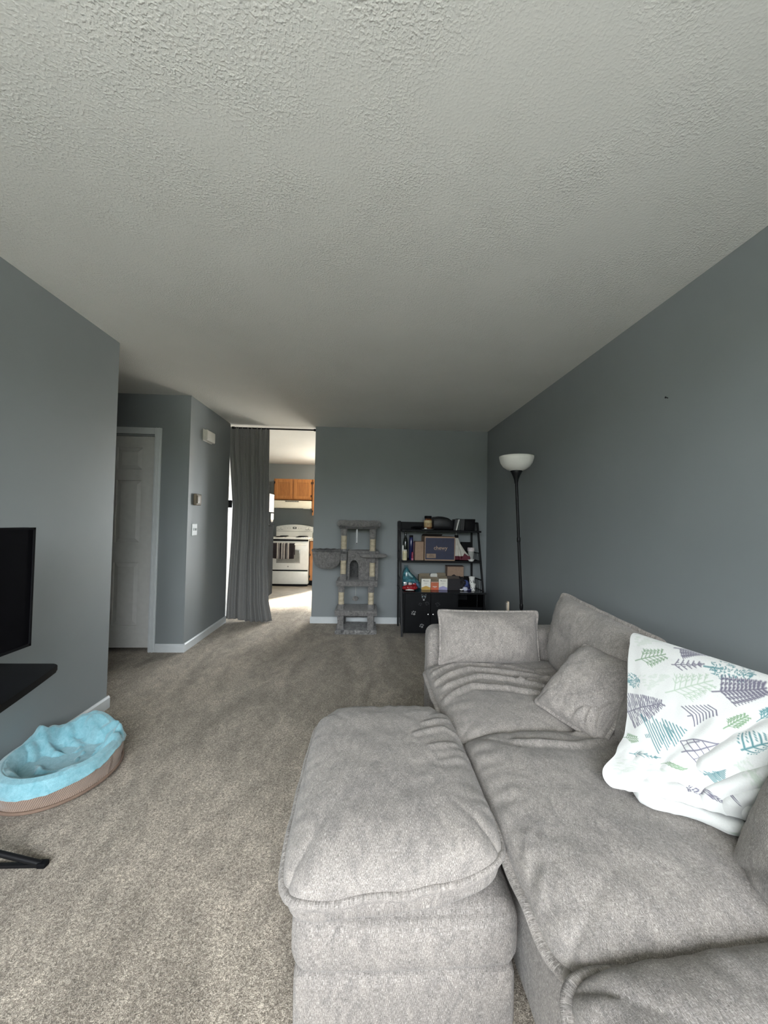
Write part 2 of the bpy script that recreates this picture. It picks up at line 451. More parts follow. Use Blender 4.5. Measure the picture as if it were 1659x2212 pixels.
# ground outside, seen only as bounce light
struct(obj('ground_yard', prism([(-25, YREAR-.15), (25, YREAR-.15), (25, -30), (-25, -30)], 'Z', -0.25, -0.15), M_LAWN))
struct(obj('ground_patio', prism([(-25, YK+.15), (25, YK+.15), (25, 30), (-25, 30)], 'Z', -0.25, -0.15), M_PATIO))
# trees across the yard: they hide the low sky from the rear window
for k in range(13):
    b_ = bmesh.new(); bmesh.ops.create_icosphere(b_, subdivisions=3, radius=1)
    hh = 1.35 + .2*math.sin(k*2.3)
    for v in b_.verts:
        q = 1 + .12*float(vnoise(np.array(v.co.x*3+k), np.array(v.co.y*3+v.co.z*2), k, 2)); v.co = Vector((v.co.x*2.6*q, v.co.y*1.6*q, v.co.z*hh*q))
    struct(obj('yard_tree', b_, M_LEAF, None, 180, loc=(-21.6+3.6*k, -14.5, hh-.25)))
# baseboards with a small bevelled top
def baseboard(name, p, q, n):
    """p->q along the wall, n = direction into the room"""
    p, q, n = Vector((*p, 0)), Vector((*q, 0)), Vector((*n, 0)); t = 0.014; h = 0.078
    b = bmesh.new(); prof = [(0, 0), (t, 0), (t, h-.012), (t*.45, h), (0, h)]
    A = [b.verts.new(p + n*a_ + Vector((0, 0, z))) for a_, z in prof]; B = [b.verts.new(q + n*a_ + Vector((0, 0, z))) for a_, z in prof]
    b.faces.new(A); b.faces.new(B[::-1])
    for k in range(5): b.faces.new((A[k], A[(k+1) % 5], B[(k+1) % 5], B[k]))
    struct(obj(name, b, M_TRIM))
baseboard('baseboard_left', (XL, YREAR), (XL, YL + .014), (1, 0))
baseboard('baseboard_left', (XL + .0, YL), (XL - T, YL), (0, 1))
baseboard('baseboard_closet', (DX1 + 0.068, YH), (XH + .014, YH), (0, -1))
baseboard('baseboard_hall', (XH, YH), (XH, YB), (1, 0))
baseboard('baseboard_back', (XO - .014, YB), (XR, YB), (0, -1))
baseboard('baseboard_back', (XO, YB), (XO, YB + .12), (-1, 0))
baseboard('baseboard_right', (XR, YREAR), (XR, YB), (-1, 0))
# closet door: six raised panels in a painted frame
def six_panel_door():
    e = struct(bpy.data.objects.new('door_1', None)); COL.objects.link(e); e.location = (DX0, YH, 0)
    W = DX1 - DX0
    obj('slab', box(0.004, W-.004, 0.019, 0.052, 0.038, DZ-.012), M_DOOR, e)
    st = [0.0, 0.125, 0.125+.205]
    cols = [(0.115, 0.345), (W-.345, W-.115)]
    rows = [(0.245, 0.835), (1.02, 1.615), (1.715, 1.925)]
    # stiles and rails proud of the slab
    fr = bmesh.new()
    for x0, x1 in ((0.004, .115), (.345, W-.345), (W-.115, W-.004)): box(x0, x1, 0.004, 0.022, 0.038, DZ-.012, bm=fr)
    zs = [0.038] + [q for r in rows for q in r] + [DZ-.012]
    for k in range(0, len(zs), 2):
        for x0, x1 in cols: box(x0, x1, 0.004, 0.022, zs[k], zs[k+1], bm=fr)
    obj('stile_frame', fr, M_DOOR, e)
    for x0, x1 in cols:
        for z0, z1 in rows:
            b = bmesh.new(); q = 0.042
            o_ = [(x0+.004, z0+.004), (x1-.004, z0+.004), (x1-.004, z1-.004), (x0+.004, z1-.004)]
            i_ = [(x0+q, z0+q), (x1-q, z0+q), (x1-q, z1-q), (x0+q, z1-q)]
            A = [b.verts.new((x, 0.0188, z)) for x, z in o_]; B = [b.verts.new((x, 0.007, z)) for x, z in i_]
            for k in range(4): b.faces.new((A[k], A[(k+1) % 4], B[(k+1) % 4], B[k]))
            b.faces.new(B); obj('panel', b, M_DOOR, e)
    kb = lathe([(0.0, 0.0), (.028, .004), (.03, .03), (.02, .045), (0.01, .05), (.012, .07)], 16)
    bmesh.ops.rotate(kb, verts=kb.verts[:], matrix=Matrix.Rotation(-PI/2, 3, 'X'))
    obj('door_knob', kb, simple('brushed_brass', (0.6, 0.5, 0.3), 0.3, 0.9), e, 180, loc=(0.07, -0.064, 0.95))
six_panel_door()
cs = 0.062
def casing(name, x0, x1, z0, z1):
    b = box(x0, x1, YH-.016, YH, z0, z1, 0.004)
    if z1 - z0 > 1:
        box(x0+.012, x0+.018, YH-.019, YH-.015, z0, z1, bm=b); box(x0+.036, x0+.048, YH-.021, YH-.015, z0, z1, bm=b)
    struct(obj(name, b, M_TRIM))
casing('trim_2', DX1 + .004, DX1 + .004 + cs, 0, DZ + cs + .01)
casing('trim_2', DX0 - .004 - cs, DX0 - .004, 0, DZ + cs + .01)
casing('trim_2', DX0 - .004, DX1 + .004, DZ + .012, DZ + cs + .01)
struct(obj('trim_3', box(DX0, DX1, YH+.004, YH+T, DZ-.004, DZ, bm=box(DX1-.003, DX1, YH+.004, YH+T, 0, DZ)), M_TRIM))

# ------------------------------------------------------------------ soft furnishings
def polyline_dist(x, y, pts):
    d = np.full(x.shape, 9.0); L = np.zeros(x.shape)
    for (x0, y0), (x1, y1) in zip(pts, pts[1:]):
        dx, dy = x1-x0, y1-y0; t = np.clip(((x-x0)*dx + (y-y0)*dy) / (dx*dx+dy*dy), 0, 1)
        q = np.hypot(x-(x0+t*dx), y-(y0+t*dy)); d = np.minimum(d, q)
    return d
def cushion(name, w, d, t, parent=None, mat=None, n=64, pinch=0.02, rnd=0.10, power=4.0, mexp=0.42, flange=0.022,
            seed=1, pucker=0.006, lump=0.006, ridges=(), warp=None, bot=1.0, ears=0.0, fl_t=0.006, fl_name='piping', sq=11, mexpb=None):
    """stuffed cushion lying in XY (x width, y depth) with a sewn flange round its edge"""
    mat = mat or M_SOFA
    s = np.linspace(-1, 1, n); s = np.sign(s) * (1 - (1-np.abs(s))**1.45)
    U, V = np.meshgrid(s, s, indexing='ij')
    def plan(U, V):
        k = np.maximum(np.abs(U), np.abs(V))/np.maximum((np.abs(U)**sq + np.abs(V)**sq)**(1/sq), 1e-9)
        x, y = U*k, V*k
        x = x*np.sqrt(1 - rnd*V**2*np.abs(U)**2); y = y*np.sqrt(1 - rnd*U**2*np.abs(V)**2)
        x = x*(1 - pinch*(1-V**2)); y = y*(1 - pinch*(1-U**2))
        if ears: e = (U*V)**8; x = x*(1+ears*e); y = y*(1+ears*e)
        return x*w/2, y*d/2
    X, Y = plan(U, V)
    prof = (np.clip(1-np.abs(U)**power, 0, 1)*np.clip(1-np.abs(V)**power, 0, 1))**mexp
    edge = np.maximum(np.abs(U), np.abs(V))
    per = np.where(np.abs(U) > np.abs(V), Y, X)
    puck = pucker*np.sin(per*95 + 3*vnoise(per*6, edge*0, seed+5))*np.clip((edge-.74)/.22, 0, 1)*np.clip((1-edge)/.06, 0, 1)*(0.5+0.8*np.clip(vnoise(per*9, U*0+seed, seed), -.3, 1))
    lum = lump*vnoise(X*7, Y*7, seed, 3) + 0.35*lump*vnoise(X*22, Y*22, seed+2, 2)
    Zt = prof*t/2 + (puck + lum)*np.clip(prof*2, 0, 1)
    for pts, wd, am in ridges:
        dd = polyline_dist(X, Y, pts); Zt = Zt + am*np.exp(-(dd/wd)**2)*np.clip(prof*1.6, 0, 1) - 0.45*am*np.exp(-((dd-2.0*wd)/wd)**2)*np.clip(prof*1.6, 0, 1)
    profb = prof if mexpb is None else (np.clip(1-np.abs(U)**power, 0, 1)*np.clip(1-np.abs(V)**power, 0, 1))**mexpb
    Zb = -profb*t/2*bot + lum*np.clip(prof*2, 0, 1)*.6
    top = np.stack([X, Y, Zt], -1); btm = np.stack([X, Y, Zb], -1)
    if warp: top = warp(top); btm = warp(btm)
    idt = np.arange(n*n).reshape(n, n); inner = np.zeros((n, n), bool); inner[1:-1, 1:-1] = True
    idb = idt.copy(); idb[inner] = n*n + np.arange(inner.sum())
    Vv = np.concatenate([top.reshape(-1, 3), btm[inner]], 0)
    f1 = np.stack([idt[:-1, :-1], idt[1:, :-1], idt[1:, 1:], idt[:-1, 1:]], -1).reshape(-1, 4)
    f2 = np.stack([idb[:-1, :-1], idb[:-1, 1:], idb[1:, 1:], idb[1:, :-1]], -1).reshape(-1, 4)
    def side_uv(Z):
        dz = t/2 - Z
        return np.stack([X + np.sign(U)*np.abs(U)**8*dz, Y + np.sign(V)*np.abs(V)**8*dz], -1)
    UV = np.concatenate([side_uv(Zt).reshape(-1, 2), side_uv(Zb)[inner]], 0)
    o = raw_mesh(name, Vv, np.concatenate([f1, f2]), UV + seed*0.37, mat, parent)
    if flange:
        q = 70
        a = np.linspace(-1, 1, q)[:-1]
        u = np.concatenate([a, np.ones(q-1), -a, -np.ones(q-1)]); v = np.concatenate([-np.ones(q-1), a, np.ones(q-1), -a])
        fx, fy = plan(u, v); N = len(fx)
        tx = np.roll(fx, -1)-np.roll(fx, 1); ty = np.roll(fy, -1)-np.roll(fy, 1); L = np.hypot(tx, ty)+1e-9
        nx, ny = ty/L, -tx/L
        per = np.cumsum(np.hypot(fx-np.roll(fx, 1), fy-np.roll(fy, 1)))
        wv = 0.0045*np.sin(per*38 + 2*vnoise(per*5, per*0, seed)) + .003*vnoise(per*20, per*0, seed+1)
        P = []
        for k in range(8):
            an = 2*PI*k/8 + PI/8
            r = flange/2*(1+math.cos(an)) - 0.010; z = fl_t*math.sin(an) + wv*(0.3+0.7*(1+math.cos(an))/2)
            P.append(np.stack([fx+nx*r, fy+ny*r, z], -1))
        P.append(P[0]); P = np.stack(P, 1)
        if warp: P = warp(P)
        UVf = np.stack([np.repeat(per[:, None], 9, 1), np.repeat(np.arange(9)[None]*.004, N, 0)], -1)
        P = P[:, :8]; UVf = UVf[:, :8]
        idx = np.arange(N*8).reshape(N, 8)
        f = np.stack([idx, np.roll(idx, -1, 0), np.roll(np.roll(idx, -1, 0), -1, 1), np.roll(idx, -1, 1)], -1).reshape(-1, 4)
        raw_mesh(fl_name, P.reshape(-1, 3), f, UVf.reshape(-1, 2), mat, o)
    return o
def place(o, loc, xa, ya):
    """orient a cushion: xa, ya are the directions of its width and depth"""
    xa = Vector(xa).normalized(); ya = Vector(ya); ya = (ya - xa*ya.dot(xa)).normalized(); za = xa.cross(ya)
    M = Matrix((xa, ya, za)).transposed().to_4x4(); M.translation = Vector(loc); o.matrix_local = M; return o
def puffy_box(name, x0, x1, y0, y1, z0, z1, parent, puff=0.012, rad=0.035, n=26, seed=1):
    """upholstered block: rounded edges, slightly bulging lumpy faces"""
    b = bmesh.new(); bmesh.ops.create_cube(b, size=2.0)
    bmesh.ops.subdivide_edges(b, edges=b.edges[:], cuts=n, use_grid_fill=True)
    hx, hy, hz = (x1-x0)/2, (y1-y0)/2, (z1-z0)/2; cx, cy, cz = (x0+x1)/2, (y0+y1)/2, (z0+z1)/2
    h = np.array([hx, hy, hz]); P = np.array([v.co[:] for v in b.verts])
    q = np.sign(P)*(1-(1-np.abs(P))**1.3)*h
    core = np.clip(q, -(h-rad), h-rad); dv = q-core; L = np.linalg.norm(dv, axis=1, keepdims=True)
    nv = dv/np.maximum(L, 1e-9); out = core + nv*rad
    m = np.argmax(np.abs(P), 1); face = np.zeros_like(P); face[np.arange(len(P)), m] = np.sign(P[np.arange(len(P)), m])
    o1, o2 = (m+1) % 3, (m+2) % 3; ii = np.arange(len(P))
    bul = (1-P[ii, o1]**2)*(1-P[ii, o2]**2)
    nz = vnoise(q[ii, o1]*9, q[ii, o2]*9, seed, 3)
    out = out + face*(puff*bul + 0.004*nz*np.sqrt(bul))[:, None]
    for v, c in zip(b.verts, out + [cx, cy, cz]): v.co = c
    o = obj(name, b, M_SOFA, parent, 180); box_uv(o); return o

# --- sectional sofa along the right wall
SY = (-0.05, 0.715, 1.475, 2.235)
FX = 0.345                       # front edge of the seats
sofa = thing('sectional_sofa', 'large grey chenille sectional sofa with loose seat and back cushions along the right wall', 'sofa', (0.9, 1.1, 0))
def L(x, y, z): return (x-0.9, y-1.1, z)
def lbox(name, x0, x1, y0, y1, z0, z1, **k): return puffy_box(name, x0-.9, x1-.9, y0-1.1, y1-1.1, z0, z1, sofa, **k)
for k, (y0, y1) in enumerate(zip(SY, SY[1:])):
    lbox('seat_base', 0.432, 1.36, y0+.006, y1-.006, 0.05, 0.355, seed=k+3)
    for (x, y) in ((0.52, y0+.07), (0.52, y1-.07)):
        obj('foot', lathe([(.02, 0), (.026, .05)], 12, L(x, y, 0)), M_BLKPL, sofa)
lbox('backrest', 1.30, 1.49, SY[0], 2.44, 0.06, 0.64, rad=.05, puff=.008, seed=9)
lbox('armrest', 0.385, 1.30, 2.275, 2.44, 0.06, 0.635, rad=.05, puff=.006, seed=11)
lbox('armrest', 0.385, 1.30, SY[0]-.19, SY[0]-.01, 0.06, 0.60, rad=.05, puff=.006, seed=12)
def droop(front, amt, sag=0.0, wv=0.0, seed=0):
    def f(P):
        P = P.copy(); x = P[..., 0]; k = np.clip((front + 0.17 - x)/0.17, 0, 1.3)
        P[..., 2] = P[..., 2] - amt*k**2 - sag*np.exp(-((x-.12)/.25)**2)*np.exp(-(P[..., 1]/.3)**2)
        P[..., 1] = P[..., 1] + wv*vnoise(P[..., 0]*4, P[..., 1]*2, seed)
        return P
    return f
SW = 0.96
rid_far = [([(-.46, .10), (-.26, .20), (-.05, .13), (.16, .06)], .016, .012), ([(-.44, .00), (-.25, .10), (-.08, .05), (.05, -.04)], .014, .013),
           ([(-.45, -.10), (-.30, -.01), (-.12, -.05), (.02, -.13)], .015, .012), ([(.0, .19), (.15, .10), (.32, .13)], .012, .010),
           ([(-.05, .03), (.10, .07), (.28, .03)], .011, .009), ([(-.05, .24), (.1, .17), (.25, .2)], .012, .008), ([(-.45, .22), (-.3, .28), (-.12, .25)], .014, .009)]
rid_mid = [([(-.30, .28), (-.1, .24), (.12, .30)], .014, .007), ([(.02, .20), (.2, .25), (.35, .22)], .014, .008), ([(-.05, .33), (.1, .28), (.3, .31)], .012, .007),
           ([(-.465, -.27), (-.42, -.20), (-.40, -.14)], .010, .004), ([(-.465, -.20), (-.43, -.12)], .010, .004)]
rid_near = [([(-.3, .2), (0, .12), (.3, .1)], .03, .006)]
for k, (rd, zc, fx, rz) in enumerate(((rid_near, .452, .372, .07), (rid_mid, .428, .372, 0), (rid_far, .418, .347, 0))):
    y0, y1 = SY[k], SY[k+1]
    o = cushion('seat_cushion', SW, y1-y0+.022, 0.155, sofa, n=96, rnd=.03, pinch=.006, power=5, mexp=.34, mexpb=.2, sq=15, flange=.030, seed=20+k, ridges=rd,
                warp=droop(-SW/2, .004, sag=.008 if k == 1 else .003, wv=.008, seed=k), pucker=.004, lump=.007)
    o.location = L(fx + SW/2, (y0+y1)/2, zc); o.rotation_euler = (0, 0, rz)
# back cushions leaning on the backrest
def lean(x): return x
def back_cushion(w, h, t, c, xa, ya, seed, **k):
    o = cushion('back_cushion', w, h, t, sofa, n=72, rnd=.03, sq=18, pinch=.03, power=3.2, mexp=.5, flange=.026, seed=seed, lump=.010, pucker=.004, **k)
    return place(o, L(*c), xa, ya)
back_cushion(0.76, 0.41, 0.21, (1.115, 1.815, 0.648), (0.02, -1, -0.07), (0.16, 0.0, 1.0), 31)
back_cushion(0.66, 0.40, 0.20, (1.065, 1.115, 0.635), (0.17, -1, 0), (0.34, 0.06, 0.92), 32)
back_cushion(0.70, 0.42, 0.25, (0.965, 0.555, 0.635), (-0.06, -1, 0.0), (0.45, 0.0, 0.90), 33)

# --- loose pillows on the far seat
def pillow(name, label, w, h, t, c, xa, ya, seed, **k):
    e = thing(name, label, 'pillow', c)
    o = cushion('pillow_cover', w, h, t, e, n=72, seed=seed, **k)
    place(o, (0, 0, 0), xa, ya); return e
pillow('lumbar_pillow', 'rectangular light grey pillow with piped edge propped upright against the far sofa arm', .595, .300, .20, (0.722, 2.205, 0.612),
       (1, .03, -.01), (.0, .16, 1), 41, rnd=.03, sq=16, pinch=.045, power=2.4, mexp=.6, flange=.019, ears=.035, lump=.012, pucker=.007, fl_t=.008)
pillow('throw_pillow', 'square grey throw pillow tilted on one corner against the large back cushion', .31, .36, .15, (0.935, 1.55, 0.602),
       (.104, -.267, -.022), (.273, -.01, .188), 43, rnd=.03, sq=16, pinch=.03, power=2.8, mexp=.5, flange=.022, ears=.02, lump=.010, pucker=.009,
       ridges=[([(.04, -.17), (.07, -.11)], .008, .006), ([(.10, -.17), (.09, -.10)], .008, .006), ([(.14, -.16), (.12, -.08), (.14, -.02)], .008, .006)])

# --- ottoman in front of the sofa
ott = thing('ottoman', 'grey chenille ottoman with a thick pillow top standing in front of the sofa', 'ottoman', (0.095, 1.30, 0))
puffy_box('base', -.245, .288, -.37, .37, 0.045, 0.205, ott, puff=.006, rad=.025, seed=51)
puffy_box('base_pad', -.250, .296, -.372, .375, 0.195, 0.338, ott, puff=.014, rad=.04, seed=52)
for x in (-.2, .2):
    for y in (-.3, .3): obj('foot', lathe([(.02, 0), (.026, .05)], 12, (x, y, 0)), M_BLKPL, ott)
def ott_warp(P):
    P = P.copy(); x, y = P[..., 0], P[..., 1]
    P[..., 2] += 0.030*np.clip((x-.10)/.18, 0, 1)*np.clip((-y-.15)/.25, 0, 1) - 0.012*np.clip((-x-.1)/.18, 0, 1)
    P[..., 1] += 0.03*np.clip(x/.28, -1, 1)*np.clip((-y-.1)/.3, 0, 1)
    return P
o = cushion('seat_cushion', .565, .80, .185, ott, n=110, rnd=.06, pinch=.0, power=4.2, mexp=.38, flange=.022, seed=61, pucker=.004, lump=.007, warp=ott_warp, bot=.85, fl_t=.010, sq=9, mexpb=.2,
            ridges=[([(.10, .10), (.22, .16), (.27, .13)], .011, .005), ([(.14, .02), (.24, .06)], .010, .005), ([(.15, .18), (.25, .24)], .011, .005), ([(.16, -.06), (.25, -.02)], .01, .004)])
o.location = (-.004, -.012, .424)

# --- fleece blanket over the middle back cushion
def blanket_surface(S, Tt):
    """S: 0 far edge .. 1 near edge, Tt: 0 behind the crest .. 1 lower hem"""
    tk = np.array([0.0, .10, .16, .22, .42, .60, .78, .92, 1.0])
    A = np.array([[1.13, 1.44, .70], [1.06, 1.41, .83], [.995, 1.385, .862], [.958, 1.345, .838], [.895, 1.262, .735], [.846, 1.20, .640], [.785, 1.153, .578], [.722, 1.128, .532], [.736, 1.108, .513]])
    B = np.array([[1.19, 1.12, .70], [1.13, 1.10, .83], [1.055, 1.085, .864], [1.015, 1.060, .835], [.955, 1.030, .735], [.905, 1.020, .640], [.866, 1.012, .585], [.842, 1.000, .558], [.846, .990, .546]])
    Cc = np.array([[1.24, .84, .70], [1.19, .82, .83], [1.125, .80, .862], [1.085, .79, .83], [1.045, .83, .735], [1.010, .87, .640], [.992, .905, .600], [.978, .922, .570], [.985, .926, .553]])
    out = []
    for c in range(3):
        cs_ = []
        for K in (A, B, Cc):
            # smooth (Catmull) interpolation along t
            t = Tt; i = np.clip(np.searchsorted(tk, t, 'right')-1, 0, len(tk)-2)
            h = tk[i+1]-tk[i]; w = (t-tk[i])/h; y = K[:, c]; mm = np.gradient(y, tk)
            cs_.append((2*w**3-3*w**2+1)*y[i] + (w**3-2*w**2+w)*h*mm[i] + (-2*w**3+3*w**2)*y[i+1] + (w**3-w**2)*h*mm[i+1])
        a, b, c2 = cs_
        w0, w1, w2 = (1-S)*(1-2*S), 4*S*(1-S), S*(2*S-1)
        out.append(a*w0 + b*w1 + c2*w2)
    P = np.stack(out, -1)
    n = np.array([-.72, -.25, .64])
    fold = np.zeros(S.shape)
    for pts, wd, am in (([(1.0, .40), (.80, .60), (.70, .80), (.70, 1.0)], .030, .010), ([(1.0, .50), (.90, .68), (.84, .88), (.82, 1.02)], .026, .012), ([(1.0, .72), (.94, .85), (.92, 1.0)], .022, .010),
                        ([(.55, .45), (.42, .66), (.40, .78)], .035, .004), ([(.2, .76), (.4, .86), (.62, .92)], .03, .004), ([(.05, .75), (.2, .86)], .04, .003), ([(.80, .30), (.58, .60)], .028, .007)):
        d_ = polyline_dist(S, Tt, pts); am = am*np.clip((1.02-Tt)/.14, .25, 1); fold = fold + am*np.exp(-(d_/wd)**2) - .5*am*np.exp(-((d_-2.1*wd)/wd)**2)
    fold = fold + .004*vnoise(S*7, Tt*5, 3, 3)*np.clip((Tt-.1)*5, 0, 1)
    return P + n*fold[..., None]
# --- blanket print: line-drawn fir trees
TEAL, PLUM, SAGE, MINT = (0.035, 0.17, 0.19), (0.085, 0.075, 0.125), (0.13, 0.235, 0.12), (0.36, 0.45, 0.35)
def motif(kind, n=7):
    """line segments (x0,y0,x1,y1,width) in a unit box, trunk base at x=0, tip at x=1"""
    s = []; r = random.Random(5)
    if kind == 'branch':
        s.append((0, 0, 1, 0, 1.2))
        for k in range(6):
            x = .22 + k*.125; l = .34*(1-k*.10)
            for sg in (1, -1):
                xe, ye = x+l*.75, sg*l*.85; s.append((x, 0, xe, ye, 1))
                for f in (.45, .75):
                    bx, by = x+(xe-x)*f, ye*f; s.append((bx, by, bx+.16*l*2, by+sg*.02, .9)); s.append((bx, by, bx+.02, by+sg*.16*l*2, .9))
    elif kind == 'fern':
        s.append((-.12, 0, .95, 0, 1.3))
        for k in range(22):
            x = .04 + k*.94/22; l = .46*(1-k/22)**.8 + .03
            for sg in (1, -1):
                for q in range(4):
                    f0, f1 = q/4, (q+.8)/4; j = r.uniform(-.012, .012)
                    s.append((x+.05*f0+j, sg*l*f0, x+.05*f1+j, sg*l*f1, r.choice((.8, 1.5, 1.9))))
    elif kind == 'leafy':
        s.append((-.15, 0, .95, 0, 1.6))
        for k in range(11):
            x = .06 + k*.9/11; l = .46*(1-k/11)**.7 + .05
            for sg in (1, -1):
                for q in range(3):
                    f = (q+.2)/3; bx, by = x+.34*l*f, sg*l*f
                    s.append((bx, by, bx+.055, by+sg*.075*(1.2-f), 2.1)); s.append((x, 0, x+.34*l, sg*l, 1.0))
    elif kind == 'bush':
        s.append((-.25, 0, .3, 0, 1.6))
        for k in range(150):
            x = r.random(); h = .46*math.sin(PI*min(1, x*.92+.08))**.6; y = r.uniform(-h, h)
            a = r.uniform(0, 6.3); s.append((x, y, x+.045*math.cos(a), y+.045*math.sin(a), .9))
    elif kind == 'chevron':
        s.append((0, 0, .1, 0, 1.2))
        for k in range(8):
            x = .14 + k*.12; l = .36-.020*k
            s.append((x, 0, x-.12, l, 1.5)); s.append((x, 0, x-.12, -l, 1.5))
    elif kind == 'arrow':
        s.append((0, 0, 1, 0, 1.2))
        for k in range(5):
            x = .10 + k*.18; l = .26*(1-k*.16)
            for sg in (1, -1): s.append((x, 0, x+l*.75, sg*l, 1.2)); s.append((x+l*.3, sg*l*.4, x+l*.3+.07, sg*l*.4, 1))
    elif kind == 'stripe':
        for b0, b1, h0 in ((.12, .50, .48), (.38, .72, .38), (.60, 1.0, .30)):
            x = b0
            while x < b1:
                h = h0*(1-(x-b0)/(b1-b0+.02)); s.append((x, -h, x+.03, h, 1.5)); x += .066
        for k in range(3): s.append((k*.045, -.03, k*.045, .05, 1.2))
    elif kind == 'outline':
        s += [(0, 0, .95, 0, 1.3), (.16, .42, .16, -.42, 1.5), (.16, .42, 1.0, 0, 1.5), (.16, -.42, 1.0, 0, 1.5)]
        for x in (.34, .52, .70): s.append((x, .40*(1-x)/.84, x, -.40*(1-x)/.84, 1.2))
        for k in (.2, -.2): s.append((.16, k, .62, k*.75, 1.1))
    elif kind == 'dotted':
        s.append((0, 0, 1, 0, 1.5))
        for k in range(4):
            x = .08 + k*.22; l = .36*(1-k*.14)
            for sg in (1, -1):
                s.append((x, 0, x+l*.7, sg*l, 1.6))
                for q in range(4): f = (q+1)/4.5; s.append((x+l*.7*f-.06, sg*(l*f+.07), x+l*.7*f-.055, sg*(l*f+.07), 1.6))
    elif kind == 'mist':
        for k in range(60):
            x = r.random(); h = .4*(1-x)+.05; y = r.uniform(-h, h); s.append((x, y, x+.10, y+r.uniform(-.05, .05), 1.6))
    return s
MOTIFS = [  # kind, base (s, t), tip (s, t), height ratio, colour
    ('mist', (0.030, 0.191), (0.207, 0.144), 0.50, MINT),
    ('branch', (0.054, 0.288), (0.231, 0.204), 0.90, SAGE),
    ('leafy', (0.284, 0.167), (0.415, 0.144), 0.80, PLUM),
    ('arrow', (0.274, 0.241), (0.431, 0.191), 0.75, PLUM),
    ('bush', (0.462, 0.194), (0.632, 0.171), 0.75, TEAL),
    ('leafy', (0.522, 0.274), (0.702, 0.194), 0.80, PLUM),
    ('bush', (0.000, 0.405), (0.090, 0.371), 1.10, TEAL),
    ('branch', (0.261, 0.378), (0.485, 0.241), 0.90, MINT),
    ('fern', (0.000, 0.548), (0.258, 0.428), 0.80, PLUM),
    ('chevron', (0.405, 0.438), (0.535, 0.351), 0.90, PLUM),
    ('mist', (0.114, 0.381), (0.258, 0.298), 0.60, MINT),
    ('stripe', (0.177, 0.612), (0.408, 0.495), 1.00, TEAL),
    ('branch', (0.579, 0.428), (0.662, 0.318), 0.50, SAGE),
    ('outline', (0.441, 0.602), (0.582, 0.485), 0.85, PLUM),
    ('dotted', (0.689, 0.475), (0.803, 0.365), 0.70, TEAL),
    ('arrow', (0.097, 0.766), (0.314, 0.689), 0.50, TEAL),
    ('branch', (0.000, 0.696), (0.130, 0.649), 0.90, SAGE),
    ('mist', (0.057, 0.866), (0.388, 0.759), 0.45, MINT),
    ('branch', (0.331, 0.722), (0.502, 0.679), 0.40, SAGE),
    ('stripe', (0.605, 0.679), (0.676, 0.589), 0.90, TEAL),
    ('fern', (0.532, 0.839), (0.860, 0.829), 0.45, PLUM),
    ('mist', (0.796, 0.595), (0.819, 0.512), 0.90, MINT),
    ('mist', (0.702, 0.515), (0.860, 0.579), 0.50, MINT),
    ('branch', (0.699, 0.328), (0.756, 0.234), 0.60, TEAL),
]
def paint(S, Tt, su, sv):
    col = np.empty(S.shape + (4,), np.float32); col[...] = (0.60, 0.605, 0.585, 1)
    U, V = S*su, Tt*sv
    for kind, (s0, t0), (s1, t1), hr, c in MOTIFS:
        bx, by = s0*su, t0*sv; ax, ay = s1*su-bx, t1*sv-by; Ln = math.hypot(ax, ay); ax, ay = ax/Ln, ay/Ln
        lx = ((U-bx)*ax + (V-by)*ay)/Ln; ly = (-(U-bx)*ay + (V-by)*ax)/Ln/hr*1.0
        sel = (lx > -.2) & (lx < 1.25) & (np.abs(ly) < .75)
        if not sel.any(): continue
        px, py = lx[sel], ly[sel]; ink = np.zeros(px.shape)
        soft = kind == 'mist'
        for x0, y0, x1, y1, wd in motif(kind):
            dx, dy = x1-x0, y1-y0; q = np.clip(((px-x0)*dx + (py-y0)*dy)/(dx*dx+dy*dy+1e-9), 0, 1)
            dd = np.hypot(px-(x0+q*dx), (py-(y0+q*dy))*hr)*Ln*1000     # mm
            w_ = 1.5*wd if not soft else 2.6
            ink = np.maximum(ink, np.clip(1.35-dd/w_, 0, 1)*(.35 if soft else .92))
        k = ink[:, None]; col[sel, :3] = col[sel, :3]*(1-k) + np.array(c)*k
    return col
blanket = thing('fleece_blanket', 'white fleece blanket printed with green and purple fir trees draped over the middle sofa back', 'blanket', (0.95, 1.1, 0.5))
s_, t_ = np.linspace(0, 1, 460), np.linspace(0, 1, 500)
Sg, Tg = np.meshgrid(s_, t_, indexing='ij')
BP = blanket_surface(Sg, Tg)
bo = grid_mesh('top_layer', BP - np.array([.95, 1.1, .5]), np.stack([Sg*.5, Tg*.75], -1), M_PRINT, blanket)
ca = bo.data.color_attributes.new(name='print', type='FLOAT_COLOR', domain='POINT')
ca.data.foreach_set('color', paint(Sg, Tg, .5, .75).reshape(-1))
sm = bo.modifiers.new('thick', 'SOLIDIFY'); sm.thickness = .014; sm.offset = -1; sm.use_rim = True
